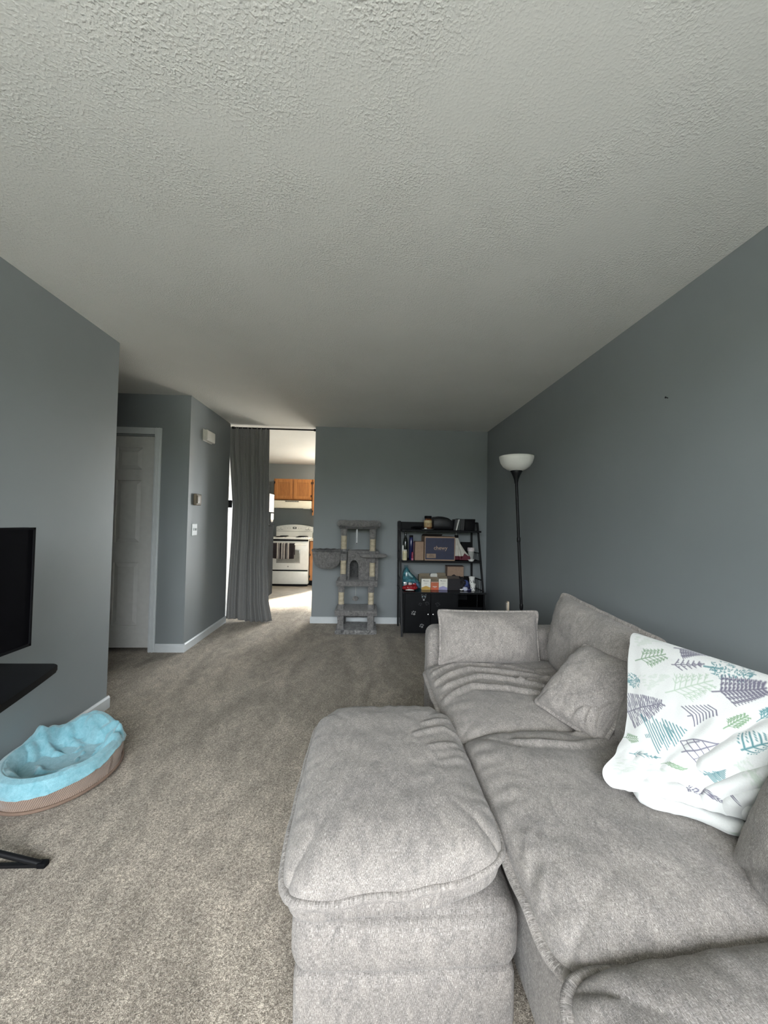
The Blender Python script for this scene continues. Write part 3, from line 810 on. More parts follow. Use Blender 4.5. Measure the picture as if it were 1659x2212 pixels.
# folded layer rolled under the hem, lying on the seat
def folded_layer():
    c0 = [(.790, 1.085, .523), (.806, 1.042, .523), (.873, .997, .523), (.931, .958, .523), (.965, .955, .524), (.985, .975, .526)]
    spine = np.array(c0); n = 90
    tt = np.linspace(0, len(c0)-1, n); i = np.minimum(tt.astype(int), len(c0)-2); w = tt-i
    sp = spine[i]*(1-w[:, None]) + spine[i+1]*w[:, None]
    tan = np.gradient(sp, axis=0); tan /= np.linalg.norm(tan, axis=1)[:, None]
    nrm = np.stack([tan[:, 1], -tan[:, 0], np.zeros(n)], 1)    # away from the cushion (towards -X)
    nrm *= np.where(nrm[:, :1] > 0, -1, 1)
    prof = []                                  # U-fold cross-section: lower sheet out, round nose, upper sheet back in
    for k in range(10): prof.append((-.10 + .0115*k, -.019))
    for k in range(1, 10):
        a = -PI/2 + PI*k/10; prof.append((.012 + .018*math.cos(a), .018*math.sin(a)))
    for k in range(8): prof.append((.010-.013*k, .018))
    prof = np.array(prof); P = np.zeros((n, len(prof), 3))
    for j in range(n):
        endk = min(1, (j+6)/18, (n+2-j)/12)
        o_ = prof*np.array([1, endk]); o_[:, 0] += .010*math.sin(j*.13) + (.012*endk-.012)
        P[j] = sp[j] + nrm[j]*o_[:, :1] + np.array([0, 0, 1])*o_[:, 1:]
    P[..., 2] += .003*vnoise(P[..., 0]*25, P[..., 1]*25, 4)
    cols = np.empty((n, len(prof), 4), np.float32); cols[...] = (.60, .605, .585, 1)
    uu = np.linspace(0, 1, n)[:, None]*np.ones(len(prof)); vv = np.ones((n, 1))*np.linspace(0, 1, len(prof))
    for u0, v0, u1, v1 in ((.60, .30, .70, .60), (.66, .48, .74, .42), (.70, .60, .78, .75), (.76, .25, .86, .62), (.82, .48, .90, .40), (.64, .40, .60, .52)):
        dd = polyline_dist(uu*.32, vv*.30, [(u0*.32, v0*.30), (u1*.32, v1*.30)])*1000; k = np.clip(1.6-dd/2.6, 0, 1)[..., None]*.6
        cols[..., :3] = cols[..., :3]*(1-k) + np.array(SAGE)*k
    o = grid_mesh('folded_layer', P - np.array([.95, 1.1, .5]), np.stack([uu*.32, vv*.2], -1), M_PRINT, blanket)
    a = o.data.color_attributes.new(name='print', type='FLOAT_COLOR', domain='POINT'); a.data.foreach_set('color', cols.reshape(-1))
    md = o.modifiers.new('thick', 'SOLIDIFY'); md.thickness = .010; md.offset = -1
folded_layer()

# --- oval pet bed and its aqua blanket
bed = thing('pet_bed', 'round brown corduroy pet bed under an aqua blanket beside the left wall', 'pet bed', (-1.445, 1.965, 0))
def bed_base():
    n = 96; prof = [(0.0, .004), (.90, .004), (.965, .006), (1.0, .014), (1.005, .022), (.985, .030), (1.0, .045), (1.03, .070), (1.03, .092), (.99, .110), (.90, .118), (.80, .108), (.74, .085), (.70, .060), (.0, .050)]
    a = np.linspace(0, 2*PI, n, endpoint=False); P = np.zeros((n, len(prof), 3))
    for j, (r, z) in enumerate(prof):
        wob = 1 + .012*np.sin(3*a+1) + .008*np.sin(7*a)
        P[:, j, 0] = .225*r*wob*np.cos(a); P[:, j, 1] = .262*r*wob*np.sin(a); P[:, j, 2] = z*(1+.05*np.sin(2*a+2))
    UV = np.stack([np.repeat(a[:, None]*.25*4, len(prof), 1), np.repeat(np.cumsum([0]+[math.hypot((p[0]-q[0])*.24, p[1]-q[1]) for p, q in zip(prof, prof[1:])])[None]*4, n, 0)], -1)
    return grid_mesh('bed_base', P, UV, M_CORD, bed, wrap=True)
bed_base()
obj('piping', tube([(.229*math.cos(2*PI*k/60), .267*math.sin(2*PI*k/60), .020) for k in range(60)], .007, 8, closed=True), simple('brown_piping', (.20, .135, .10), .9), bed, 180)
aq = thing('aqua_blanket', 'crumpled aqua fleece blanket heaped in the brown pet bed', 'blanket', (-1.445, 1.965, 0))
def aqua():
    n, mm = 300, 140
    a = np.linspace(0, 2*PI, n, endpoint=False)[:, None]*np.ones((1, mm)); q = np.linspace(0.0, 1, mm)[None]*np.ones((n, 1))
    near = np.clip(np.cos(a + 2.1), 0, 1)           # the side towards the camera and the left
    right = np.clip(np.cos(a - .15), 0, 1)**2
    out = 1.150 - .01*near - .12*right + .04*vnoise(np.cos(a)*3.3, np.sin(a)*3.3, 8)
    r = q*out                                        # arc-length-like radius; beyond 1.04 the sheet hangs down outside the rim
    rr = np.minimum(r, 1.065 + .06*np.clip(r-1.04, 0, 1))
    z = np.interp(r, [0, .45, .66, .76, .86, .95, 1.02, 1.06, 1.30], [.068, .066, .080, .112, .136, .134, .118, .100, .045])
    x, y = .225*rr*np.cos(a), .262*rr*np.sin(a)
    inn = np.clip((1.10-r)/.12, 0, 1)
    f = .016*np.clip((r-.25)/.4, 0, 1)*np.sin(a*5 + 1.5*vnoise(x*6, y*6, 2))*inn
    f += .012*vnoise(x*13+y*4, y*9, 5, 3)*inn + .006*vnoise(x*34+y*16, y*26-x*12, 15, 3)*(.35+.65*inn)
    f += .050*np.clip(np.sin(a-.15), 0, 1)*np.clip((r-.45)/.4, 0, 1)*inn
    for pts, wd, am in (([(-.16, .02), (-.04, -.08), (.10, -.06), (.19, .06)], .020, .016), ([(-.10, .16), (.02, .10), (.06, .0)], .018, .018), ([(-.2, .1), (-.08, .05), (0, .08)], .016, .014),
                        ([(.10, .04), (.17, .10), (.19, .17)], .012, .016), ([(.05, .07), (.13, .13), (.20, .14)], .013, .018), ([(.12, .0), (.17, .05), (.20, .09)], .012, .014), ([(-.02, .2), (.05, .16), (.13, .20)], .014, .014), ([(-.18, -.1), (-.08, -.17), (.06, -.19)], .018, .010)):
        dd = polyline_dist(x, y, pts); f += (am*np.exp(-(dd/wd)**2) - .5*am*np.exp(-((dd-2*wd)/wd)**2))*inn
    floor_ = np.interp(r, [0, .7, .75, .9, 1.0, 1.05], [.055, .066, .104, .134, .124, .0]) + .012
    z = np.maximum(z + f, floor_)
    w = 1 + .035*(1-inn)*np.sin(a*11 + 2*vnoise(np.cos(a)*4, np.sin(a)*4, 3))*.4
    o = grid_mesh('blanket_sheet', np.stack([x*w, y*w, z], -1), np.stack([x, y], -1), M_AQUA, aq, wrap=True)
    md = o.modifiers.new('thick', 'SOLIDIFY'); md.thickness = .007; md.offset = 1
aqua()
# --- curtain and tension rod in the wide opening
rod = thing('curtain_rod', 'thin dark tension rod spanning the opening just below the ceiling', 'curtain rod', ((XH+XO)/2, 4.86, 2.405))
hw = (XO-XH)/2
obj('rod', cyl((-hw, 0, 0), (hw, 0, 0), .010, 12), M_BLACK, rod, 40)
for s in (-1, 1): obj('end_cap', cyl((s*hw, 0, 0), (s*(hw-.03), 0, 0), .016, 12), M_BLACK, rod, 40)
cur = thing('curtain', 'grey pleated floor-length curtain gathered at the left of the kitchen opening', 'curtain', (-1.43, 4.86, 0))
def curtain():
    n, mm = 340, 90
    s = np.linspace(0, 1, n)[:, None]*np.ones((1, mm)); t = np.linspace(0, 1, mm)[None]*np.ones((n, 1))   # t 0 top 1 bottom
    xl = np.interp(t, [0, .12, .30, .42, .6, 1], [-1.735, -1.725, -1.690, -1.668, -1.676, -1.712])
    xr = np.interp(t, [0, .2, .55, .70, .8, .9, 1], [-1.232, -1.228, -1.215, -1.222, -1.205, -1.195, -1.148])
    x = xl + (xr-xl)*(s + .012*np.sin(s*31+t*2)); 
    ph = s*2*PI*8.5 + .6*np.sin(s*9) + .5*t*np.sin(s*5)
    amp = np.interp(t, [0, .1, .5, 1], [.010, .018, .026, .034])*(.65+.35*vnoise(s*9, t*0, 3))
    y = amp*np.sin(ph) + .006*np.sin(s*2*PI*26)*np.clip(.35-t, 0, 1)*2.2 + .006*vnoise(s*20, t*4, 6)
    y = y - .018*np.clip((s-.80)/.1, 0, 1)*t
    zb = .012 + .018*np.sin(s*5+1) + .012*vnoise(s*8, s*0, 2)
    z = 2.415*(1-t) + zb*t
    o = grid_mesh('curtain_panel', np.stack([x+1.43, y, z], -1), np.stack([s*1.1, t*2.4], -1), M_CURT, cur)
    md = o.modifiers.new('thick', 'SOLIDIFY'); md.thickness = .004; md.offset = 0
curtain()
hb = thing('curtain_holdback', 'small black bracket on the wall end beside the grey curtain', 'bracket', (XH, 4.83, 1.45))
obj('plate', box(-.03, .002, -.018, .05, -.045, .045, .004), M_BLACK, hb)
obj('arm', box(.0, .030, .012, .03, -.045, .045, .004), M_BLACK, hb)

# ------------------------------------------------------------------ television on its stand
tv = thing('television', 'black flat-screen television on the floor stand at the left edge', 'television', (-1.27, 1.12, 0.775))
obj('cabinet', box(-.030, .012, -.40, .40, 0, .445, .012, 3), M_BLKPL, tv, 40)
obj('bezel', box(.010, .018, -.40, .40, 0, .010, bm=box(.010, .018, -.40, .40, .437, .445, bm=box(.010, .018, .392, .40, 0, .445, bm=box(.010, .018, -.40, -.392, 0, .445)))), M_BLKPL, tv)
obj('screen', box(.008, .0145, -.392, .392, .010, .437), M_SCREEN, tv)
st = thing('tv_stand', 'black metal television stand with a bowed shelf and sled feet', 'tv stand', (-1.40, 1.12, 0))
b = []
out_ = [(-.09, -.38), (-.09, .36)]
N_ = 18
front = []
for k in range(N_+1):
    y = .335 - .69*k/N_; w = 1-((k-N_/2)/(N_/2))**2
    front.append((.292 + .075*min(1, 2*k/N_, 2*(N_-k)/N_) + .012*w, y))
front.insert(0, (.268, .360)); front.insert(1, (.285, .352))
obj('shelf', prism(out_[:1] + out_[1:] + front, 'Z', .700, .724, .004), M_BLACKWOOD, st, 40)
for y in (.352, -.37):
    obj('foot_bar', box(-.17, .262, y-.008, y+.008, .0, .012, .003), M_BLACK, st)
    obj('strut', cyl((.255, y, .010), (-.15, y+.012, .105), .010, 10), M_BLACK, st, 60)
    obj('foot_cap', box(.245, .275, y-.012, y+.012, 0, .018, .004), M_BLKPL, st)
    obj('post', box(-.165, -.135, y-.015, y+.015, .012, .80, .004), M_BLACK, st)
for z in (.25, .68): obj('crossbar', box(-.16, -.14, -.37, .352, z, z+.02, .003), M_BLACK, st)
for y in (-.12, .12): obj('tv_bracket', box(-.155, .10, y-.015, y+.015, .79, .82, .003, bm=box(.082, .099, y-.015, y+.015, .80, 1.15, .003)), M_BLACK, st)

# ------------------------------------------------------------------ floor lamp
lamp = thing('floor_lamp', 'tall black torchiere floor lamp with a white bowl shade by the right wall', 'lamp', (1.30, 3.08, 0))
obj('base', lathe([(0, 0), (.125, 0), (.13, .012), (.11, .022), (.02, .032), (0, .034)], 28), M_BLACK, lamp, 40)
p0, p1 = (0, 0, .03), (-.082, 0, 1.62)
obj('pole', cyl(p0, p1, .0115, 12), M_BLACK, lamp, 60)
for f in (.36, .70):
    c = Vector(p0).lerp(Vector(p1), f); obj('pole_joint', lathe([(.0125, -.02), (.0145, -.015), (.0145, .015), (.0125, .02)], 12, c), M_BLACK, lamp, 60)
obj('shade_holder', lathe([(.012, 1.60), (.018, 1.635), (.034, 1.675), (.048, 1.702), (.044, 1.712), (.0, 1.712)], 24, (-.083, 0, 0)), M_BLACK, lamp, 60)
sh = [(.046, 1.705), (.075, 1.716), (.105, 1.738), (.126, 1.770), (.136, 1.806), (.137, 1.822), (.132, 1.822), (.122, 1.775), (.10, 1.744), (.07, 1.724), (.0, 1.716)]
M_SHADE = simple('frosted_white_shade', (0.72, 0.71, 0.66), 0.45, var=.03, Subsurface_Weight=0.0)
so = obj('lamp_shade', lathe(sh, 40, (-.083, 0, 0), cap=False), M_SHADE, lamp, 180)

# ------------------------------------------------------------------ wall fixtures
def fixture(name, label, cat, loc, **k): return thing(name, label, cat, loc, k.get('rz', 0))
ch = fixture('door_chime', 'white box-shaped door chime high on the hall wall', 'chime', (XH, 4.127, 2.128))
obj('cover', box(0, .045, -.105, .105, -.056, .056, .012, 3), M_OFFW, ch, 40)
obj('wall_plate', box(-.001, .008, -.110, .110, -.061, .061, .004), M_OFFW, ch)
th = fixture('thermostat', 'beige-brown thermostat on the hall wall below the door chime', 'thermostat', (XH, 3.905, 1.45))
obj('body', box(0, .032, -.060, .060, -.056, .056, .010, 3), simple('beige_brown_plastic', (.20, .16, .11), .5), th, 40)
obj('dial_cover', box(.030, .040, -.045, .030, -.040, .040, .006), simple('tan_plastic', (.26, .21, .15), .45), th, 40)
sw = fixture('light_switch', 'white double light switch plate on the hall wall', 'light switch', (XH, 3.888, 1.152))
obj('plate', box(0, .006, -.055, .055, -.058, .058, .003), M_TRIM, sw)
for y in (-.023, .023): obj('toggle', box(.005, .016, y-.005, y+.005, -.010, .014, .002), M_TRIM, sw)
na = fixture('wall_nail', 'tiny dark nail left in the right wall', 'nail', (XR, 1.877, 1.927))
obj('nail_shaft', cyl((.005, 0, 0), (-.012, 0, .003), .0022, 8), M_BLACK, na); obj('nail_head', cyl((-.012, 0, .003), (-.014, 0, .003), .005, 10), M_BLACK, na)
wd = thing('wooden_batten', 'narrow pale wooden batten standing upright behind the far sofa arm', 'batten', (0.985, 2.62, 0))
obj('batten_board', box(-.005, .007, -.010, .010, 0, .735, .001), wood_mat('pale_pine', (.42, .34, .24), (.58, .49, .37)), wd)
obj('batten_edge_strip', box(-.012, -.005, -.010, .010, 0, .728, .001), simple('grey_batten_edge', (.25, .235, .21), .7), wd)

# ------------------------------------------------------------------ black ladder shelf with cabinet
SF = thing('ladder_shelf', 'black ladder shelf unit with a cabinet base against the back wall', 'shelf', (0.87, 4.52, 0))
def S_(x, y, z): return (x-.87, y-4.52, z)
def sbox(name, x0, x1, y0, y1, z0, z1, mat=M_BLACKWOOD, bev=.002, parent=SF): return obj(name, box(x0-.87, x1-.87, y0-4.52, y1-4.52, z0, z1, bev), mat, parent)
def bar(name, p, q, r=.012): return obj(name, tube([S_(*p), S_(*q)], r*1.2, 4), M_BLACK, SF)
fl0, fl1 = (.418, 4.262, 0), (.405, 4.60, 1.275)
fr0, fr1 = (1.372, 4.262, 0), (1.345, 4.60, 1.275)
def on(p, q, z): return tuple(Vector(p).lerp(Vector(q), z/1.275))
bar('front_post', fl0, fl1); bar('front_post', fr0, fr1)
bar('back_post', (.412, 4.715, 0), (.395, 4.715, 1.275)); bar('back_post', (1.325, 4.715, 0), (1.305, 4.715, 1.275))
for side, (p, q, bx) in enumerate(((fl0, fl1, .40), (fr0, fr1, 1.318))):
    bar('top_rail', q, (bx, 4.715, 1.275), .008)
    for z, up in ((1.172, .095), (.815, .10), (.488, .12)):
        f = on(p, q, z); g = on(p, q, min(z+up, 1.27))
        bar('side_rail', f, (bx, 4.715, z), .008); bar('guard_rail', g, (bx, 4.715, min(z+up, 1.27)), .006)
        for k in range(1, 5):
            w = k/5; bar('guard_wire', (f[0]+(bx-f[0])*w, f[1]+(4.715-f[1])*w, z), (g[0]+(bx-g[0])*w, g[1]+(4.715-g[1])*w, min(z+up, 1.27)), .003)
sbox('shelf_board', .412, 1.338, on(fl0, fl1, 1.17)[1]-.16, 4.73, 1.160, 1.182)
sbox('shelf_board', .420, 1.350, on(fl0, fl1, .82)[1]-.06, 4.73, .806, .828)
obj('back_guard', box(.40-.87, 1.31-.87, 4.72-4.52, 4.732-4.52, 1.182, 1.272), M_BLACKWOOD, SF)
# cabinet: top, sides, bottom, back, two doors, open cubby
sbox('cabinet_top', .425, 1.362, 4.270, 4.735, .472, .492, simple('black_gloss_top', (.016, .017, .018), .16, var=.2))
sbox('cabinet_side', .432, .448, 4.285, 4.73, .035, .472); sbox('cabinet_side', 1.335, 1.355, 4.285, 4.73, .035, .472)
sbox('cabinet_bottom', .448, 1.335, 4.285, 4.73, .035, .055); sbox('cabinet_back', .448, 1.335, 4.715, 4.73, .055, .472)
sbox('divider', 1.035, 1.052, 4.30, 4.715, .055, .472); sbox('divider', 1.262, 1.272, 4.30, 4.715, .325, .472)
sbox('cubby_shelf', 1.052, 1.335, 4.30, 4.715, .312, .325)
sbox('cubby_panel', 1.052, 1.335, 4.315, 4.328, .055, .312)
def knob(parent, x, z): return obj('knob', lathe([(.004, 0), (.004, .010), (.009, .014), (.009, .020), (0, .023)], 14), simple('brushed_steel', (.45, .45, .44), .3, .9), parent, 60, loc=(x, -.0085, z), rot=(PI/2, 0, 0))
M_DECAL = simple('silver_decal', (.38, .38, .38), .45, .2)
M_DECALD = simple('faint_grey_decal', (.030, .032, .034), .4)
def paw(parent, x, z, s, ang, mat):
    b_ = bmesh.new(); ca_, sa = math.cos(ang), math.sin(ang)
    for px, pz, rx, rz in ((0, -.35, .34, .28), (-.20, -.18, .2, .2), (.20, -.18, .2, .2), (-.62, .12, .14, .22), (-.24, .48, .14, .24), (.24, .48, .14, .24), (.62, .12, .14, .22)):
        pts = []
        for k in range(12):
            a = 2*PI*k/12; u, v = (px+rx*math.cos(a))*s, (pz+rz*math.sin(a))*s
            pts.append((x + u*ca_ - v*sa, z + u*sa + v*ca_))
        prism(pts, 'Y', -.0105, -.0088, bm=b_)
    return obj('paw_print_decal', b_, mat, parent)
for k, (x0, x1) in enumerate(((.450, .736), (.740, 1.034))):
    dr = bpy.data.objects.new('door', None); COL.objects.link(dr); dr.parent = SF; dr.location = S_(x0, 4.285, .055)
    w = x1-x0
    obj('door_panel', box(0, w, -.0085, .008, .002, .415, .002), M_BLACKWOOD, dr)
    knob(dr, w-.028 if k == 0 else .024, .193)
    if k == 0:
        paw(dr, .098, .203, .036, .55, M_DECAL); paw(dr, .190, .062, .034, .35, M_DECAL)
        paw(dr, .245, .310, .032, -.3, M_DECALD); paw(dr, .17, .30, .026, .3, M_DECALD)
        # cat-head sticker: head outline, ears, eyes, nose
        cx, cz, s = .208, .395, .030
        face = [(-.8, .35), (-.85, 1.05), (-.35, .62), (.35, .62), (.85, 1.05), (.8, .35), (.75, -.15), (.40, -.60), (0, -.75), (-.40, -.60), (-.75, -.15)]
        obj('cat_head_decal', tube([(cx+u*s, -.0092, cz-.012+v*s) for u, v in face], .0011, 4, closed=True), M_DECAL, dr)
        e_ = prism([(cx-.012+.0055*math.cos(2*PI*q/10), cz-.008+.0075*math.sin(2*PI*q/10)) for q in range(10)], 'Y', -.0105, -.0088)
        prism([(cx+.012+.0055*math.cos(2*PI*q/10), cz-.008+.0075*math.sin(2*PI*q/10)) for q in range(10)], 'Y', -.0105, -.0088, bm=e_)
        obj('cat_eye_decal', e_, simple('pale_blue_decal', (.30, .42, .46), .4), dr)
        obj('cat_mouth_decal', prism([(cx+.010*math.cos(2*PI*q/12), cz-.044+.008*math.sin(2*PI*q/12)) for q in range(12)], 'Y', -.0105, -.0088), M_DECAL, dr)
    else: paw(dr, .075, .30, .036, -.2, M_DECALD)

# --- things on the top shelf (z 1.182)
ZT, ZM, ZB = 1.183, .829, .493
def lump(name, c, r, mat, parent, seed, amp=.18, sub=4, fr=4):
    b_ = bmesh.new(); bmesh.ops.create_icosphere(b_, subdivisions=sub, radius=1)
    P = np.array([v.co[:] for v in b_.verts]); k = 1 + amp*(vnoise(P[:, 0]*fr+P[:, 2], P[:, 1]*fr-P[:, 2]*2, seed, 3))
    for v, q in zip(b_.verts, P*k[:, None]*np.array(r)):
        v.co = (q[0]+c[0], q[1]+c[1], max(q[2], -r[2]*.93)+c[2])
    return obj(name, b_, mat, parent, 180)
jr = thing('food_jar', 'amber jar with a black lid and tan label on the top shelf', 'jar', (.735, 4.55, ZT+.010))
obj('jar_body', lathe([(0, 0), (.040, 0), (.046, .008), (.048, .05), (.046, .095), (.038, .112), (.036, .122), (0, .122)], 24), simple('amber_contents', (.16, .055, .022), .15, var=.5, scale=60), jr, 60)
obj('jar_label', lathe([(.0485, .022), (.0492, .025), (.0485, .10), (.047, .103)], 24, cap=False), simple('tan_label', (.38, .26, .13), .6, var=.35, scale=45), jr, 60)
obj('jar_label_band', lathe([(.0489, .073), (.0489, .099), (.0472, .102)], 24, cap=False), simple('cream_label', (.52, .43, .24), .6), jr, 60)
obj('jar_lid', lathe([(.040, .120), (.043, .122), (.043, .150), (.039, .154), (0, .154)], 24), M_BLKPL, jr, 50)
pl = thing('saucer', 'small pale saucer under the amber jar', 'dish', (.725, 4.52, ZT))
obj('saucer_dish', lathe([(0, 0), (.05, 0), (.078, .008), (.080, .010), (.05, .004), (0, .004)], 28), simple('grey_ceramic', (.42, .42, .40), .3), pl, 50)
cr = thing('cable_coil', 'tangle of black cable lying left of the amber jar', 'cable', (.60, 4.50, ZT+.005))
pts = [(.07*math.cos(t*.9)*(1-.02*t)+.01*math.sin(t*3.1), .05*math.sin(t*.9)+.012*math.cos(t*2.2), .008+.012*(1+math.sin(t*1.7))) for t in np.linspace(0, 20, 90)]
obj('coiled_cable', tube(pts, .0055, 6), M_BLKPL, cr, 180)
obj('plug', box(.085, .115, -.01, .012, 0, .018, .003), M_WHITE, cr)
bg_ = thing('black_bag', 'slouching black zipped bag beside the amber jar on the top shelf', 'bag', (.915, 4.58, ZT))
def loft(name, secs, mat, parent, n=28, p=3.0, noise=.0, seed=1):
    """secs: (x, half-depth, z0, z1) superellipse sections along x"""
    P = np.zeros((len(secs), n, 3)); a = np.linspace(0, 2*PI, n, endpoint=False)
    for i, (x, hd, z0, z1) in enumerate(secs):
        c, s = np.cos(a), np.sin(a)
        P[i, :, 0] = x; P[i, :, 1] = hd*np.sign(c)*np.abs(c)**(2/p); P[i, :, 2] = (z0+z1)/2 + (z1-z0)/2*np.sign(s)*np.abs(s)**(2/p)
    if noise: P[..., 2] += noise*vnoise(P[..., 0]*25, P[..., 1]*25, seed)*np.clip((P[..., 2]-P[..., 2].min())*20, 0, 1)
    b_ = bmesh.new(); V = [[b_.verts.new(q) for q in r] for r in P]
    for i in range(len(secs)-1):
        for k in range(n): b_.faces.new((V[i][k], V[i][(k+1) % n], V[i+1][(k+1) % n], V[i+1][k]))
    b_.faces.new(V[0][::-1]); b_.faces.new(V[-1])
    return obj(name, b_, mat, parent, 60)
M_NYLON = simple('black_nylon', (.010, .010, .012), .55, var=.3, bump=.2, bscale=40, bdist=.004)
loft('bag_body', [(-.125, .05, 0, .10), (-.12, .085, 0, .150), (-.06, .10, 0, .163), (.0, .10, 0, .160), (.06, .098, 0, .146), (.10, .09, 0, .118), (.125, .06, 0, .085)], M_NYLON, bg_, noise=.006)
obj('zip', tube([(-.12, -.086, .120), (-.04, -.100, .124), (.05, -.100, .118), (.10, -.09, .095)], .004, 6), simple('dull_zip', (.05, .05, .05), .35, .6), bg_, 60)
def book(label, x, w, h, dpt, y, mat, lean=0., pages=True, name='book', group='books on the top shelf'):
    e = thing(name, label, 'book', (x, y, ZT+abs(lean)*w/2), 0, group)
    e.rotation_euler = (0, lean, 0)
    obj('cover', box(-w/2, -w/2+.003, 0, dpt, 0, h, bm=box(w/2-.003, w/2, 0, dpt, 0, h, bm=box(-w/2, w/2, -.002, .002, 0, h))), mat, e)
    obj('pages', box(-w/2+.003, w/2-.003, .004, dpt-.004, .003, h-.004), M_PAPER, e); return e
M_BK1, M_BK2 = simple('dark_green_book', (.014, .020, .018), .5), simple('black_book', (.012, .012, .013), .5)
book('black hardback book leaning against the bag on the top shelf', 1.042, .022, .128, .15, 4.50, M_BK2, .13)
e = thing('thin_white_booklet', 'thin white booklet leaning between dark books on the top shelf', 'book', (1.060, 4.475, ZT), 0, 'books on the top shelf'); e.rotation_euler = (0, .24, 0)
obj('booklet_cover', box(-.005, .005, 0, .15, 0, .132, .001), M_PAPER, e)
book('dark green book just right of the thin white booklet', 1.090, .030, .136, .15, 4.50, M_BK1, .10)
book('black book in the middle of the dark books right of the white booklet', 1.135, .046, .134, .16, 4.50, M_BK2, .05)
e = thing('storage_case', 'wide black box-shaped case at the right end of the top shelf', 'case', (1.228, 4.60, ZT))
obj('case_body', box(-.06, .062, -.10, .09, 0, .112, .006), M_BLKPL, e, 40); obj('case_lid', box(-.062, .064, -.102, .092, .108, .136, .006), M_BLKPL, e, 40)

# --- things on the middle shelf
def tin(name, label, cat, x, y, z, prof, mat, n=20, **k):
    e = thing(name, label, cat, (x, y, z)); obj('body', lathe(prof, n), mat, e, 50); return e
e = tin('pill_bottle', 'cream cylindrical bottle with a label at the left end of the middle shelf', 'bottle', .452, 4.43, ZM, [(0, 0), (.025, 0), (.027, .004), (.027, .098), (.022, .106), (0, .106)], simple('cream_plastic', (.66, .60, .40), .4, var=.05))
obj('label_wrap', lathe([(.0275, .022), (.0275, .086)], 20, cap=False), simple('pale_yellow_label', (.54, .50, .32), .6), e, 60)
obj('bottle_cap', lathe([(.022, .104), (.024, .106), (.024, .122), (0, .124)], 20), M_OFFW, e, 50)
e = thing('white_spray_cap', 'slim white spray bottle behind the cream bottle', 'bottle', (.436, 4.50, ZM))
obj('body', lathe([(0, 0), (.011, 0), (.011, .13), (.009, .16), (.004, .168), (0, .168)], 14), M_WHITE, e, 50)
e = thing('tall_dark_bottle', 'tall black bottle with a slim neck behind the cream bottle', 'bottle', (.470, 4.56, ZM))
obj('body', lathe([(0, 0), (.026, 0), (.028, .006), (.028, .20), (.020, .245), (.014, .262), (.014, .318), (0, .318)], 20), simple('black_glass', (.012, .015, .013), .12), e, 50)
obj('neck_ring', lathe([(.0155, .296), (.017, .300), (.0155, .306)], 16, cap=False), M_BLACK, e)
e = thing('blue_tube_bottle', 'tall slim dark blue bottle standing left of the small brown carton', 'bottle', (.531, 4.50, ZM))
obj('body', lathe([(0, 0), (.020, 0), (.022, .005), (.022, .262), (.020, .268), (0, .268)], 20), simple('dark_blue_gloss', (.010, .014, .075), .12), e, 50)
obj('cap', lathe([(.0225, .262), (.023, .266), (.023, .285), (0, .287)], 20), M_BLKPL, e, 50)
e = thing('red_marker_tube', 'short dark red tube in front of the blue bottle', 'tube', (.540, 4.435, ZM))
obj('body', lathe([(0, 0), (.010, 0), (.012, .06), (.010, .088), (.006, .095), (0, .095)], 14), simple('crimson_plastic', (.22, .018, .05), .25), e, 50); obj('cap', lathe([(.0125, 0), (.013, .002), (.0125, .022)], 14), simple('pink_cap', (.45, .16, .22), .35), e, 50)
e = thing('dark_red_box', 'narrow dark red box squeezed beside the small brown carton', 'box', (.562, 4.54, ZM)); obj('box_body', box(-.008, .008, -.05, .05, 0, .20, .001), simple('dark_maroon_card', (.05, .012, .028), .6), e); obj('box_lid', box(-.009, .009, -.051, .051, .19, .204, .001), simple('maroon_lid', (.06, .016, .032), .6), e)
def carton(name, label, x0, x1, y, dpt, z, h, mat=M_CARD, rz=0, tape=True):
    e = thing(name, label, 'box', ((x0+x1)/2, y, z), rz); w = x1-x0
    obj('carton_body', box(-w/2, w/2, 0, dpt, 0, h, .0015), mat, e)
    if tape:
        obj('flap', box(-w/2+.001, w/2-.001, .001, dpt/2-.001, h, h+.003), mat, e); obj('flap', box(-w/2+.001, w/2-.001, dpt/2+.001, dpt-.001, h, h+.003), mat, e)
    return e
carton('brown_carton', 'small plain brown cardboard carton left of the blue box', .572, .672, 4.44, .14, ZM, .212)
e = carton('shipping_box', 'large cardboard shipping box with a navy front on the middle shelf', .680, 1.036, 4.425, .26, ZM, .274)
obj('navy_panel', box(-.168, .168, -.0012, 0, .014, .262), simple('navy_print', (.016, .020, .052), .6, var=.15), e)
obj('address_label', box(-.155, -.046, -.0022, -.0010, .030, .080), simple('brown_paper_label', (.26, .185, .13), .7), e)
for k in range(4): obj('label_line', box(-.130+.004*k, -.066-.003*k, -.0028, -.0020, .043+.008*k, .0465+.008*k), simple('grey_ink', (.12, .09, .08), .7), e)
M_INK = simple('tan_ink', (.34, .25, .185), .7)
text_mesh('lettering', 'chewy', .062, M_INK, e, (.008, -.0024, .128), (PI/2, 0, 0), bold=.0009)
obj('tagline', box(-.062, .062, -.0022, -.0012, .1155, .1180), simple('dim_tan_ink', (.13, .10, .10), .7), e)
obj('open_flap', prism([(0, 0), (.0, .003), (-.09, .030), (-.09, .027)], 'X', -.178, .06, bm=None), simple('dark_flap', (.03, .024, .02), .8), e, loc=(0, .25, .274))
e = thing('umbrella', 'folded white and maroon umbrella propped right of the shipping box', 'umbrella', (1.11, 4.43, ZM))
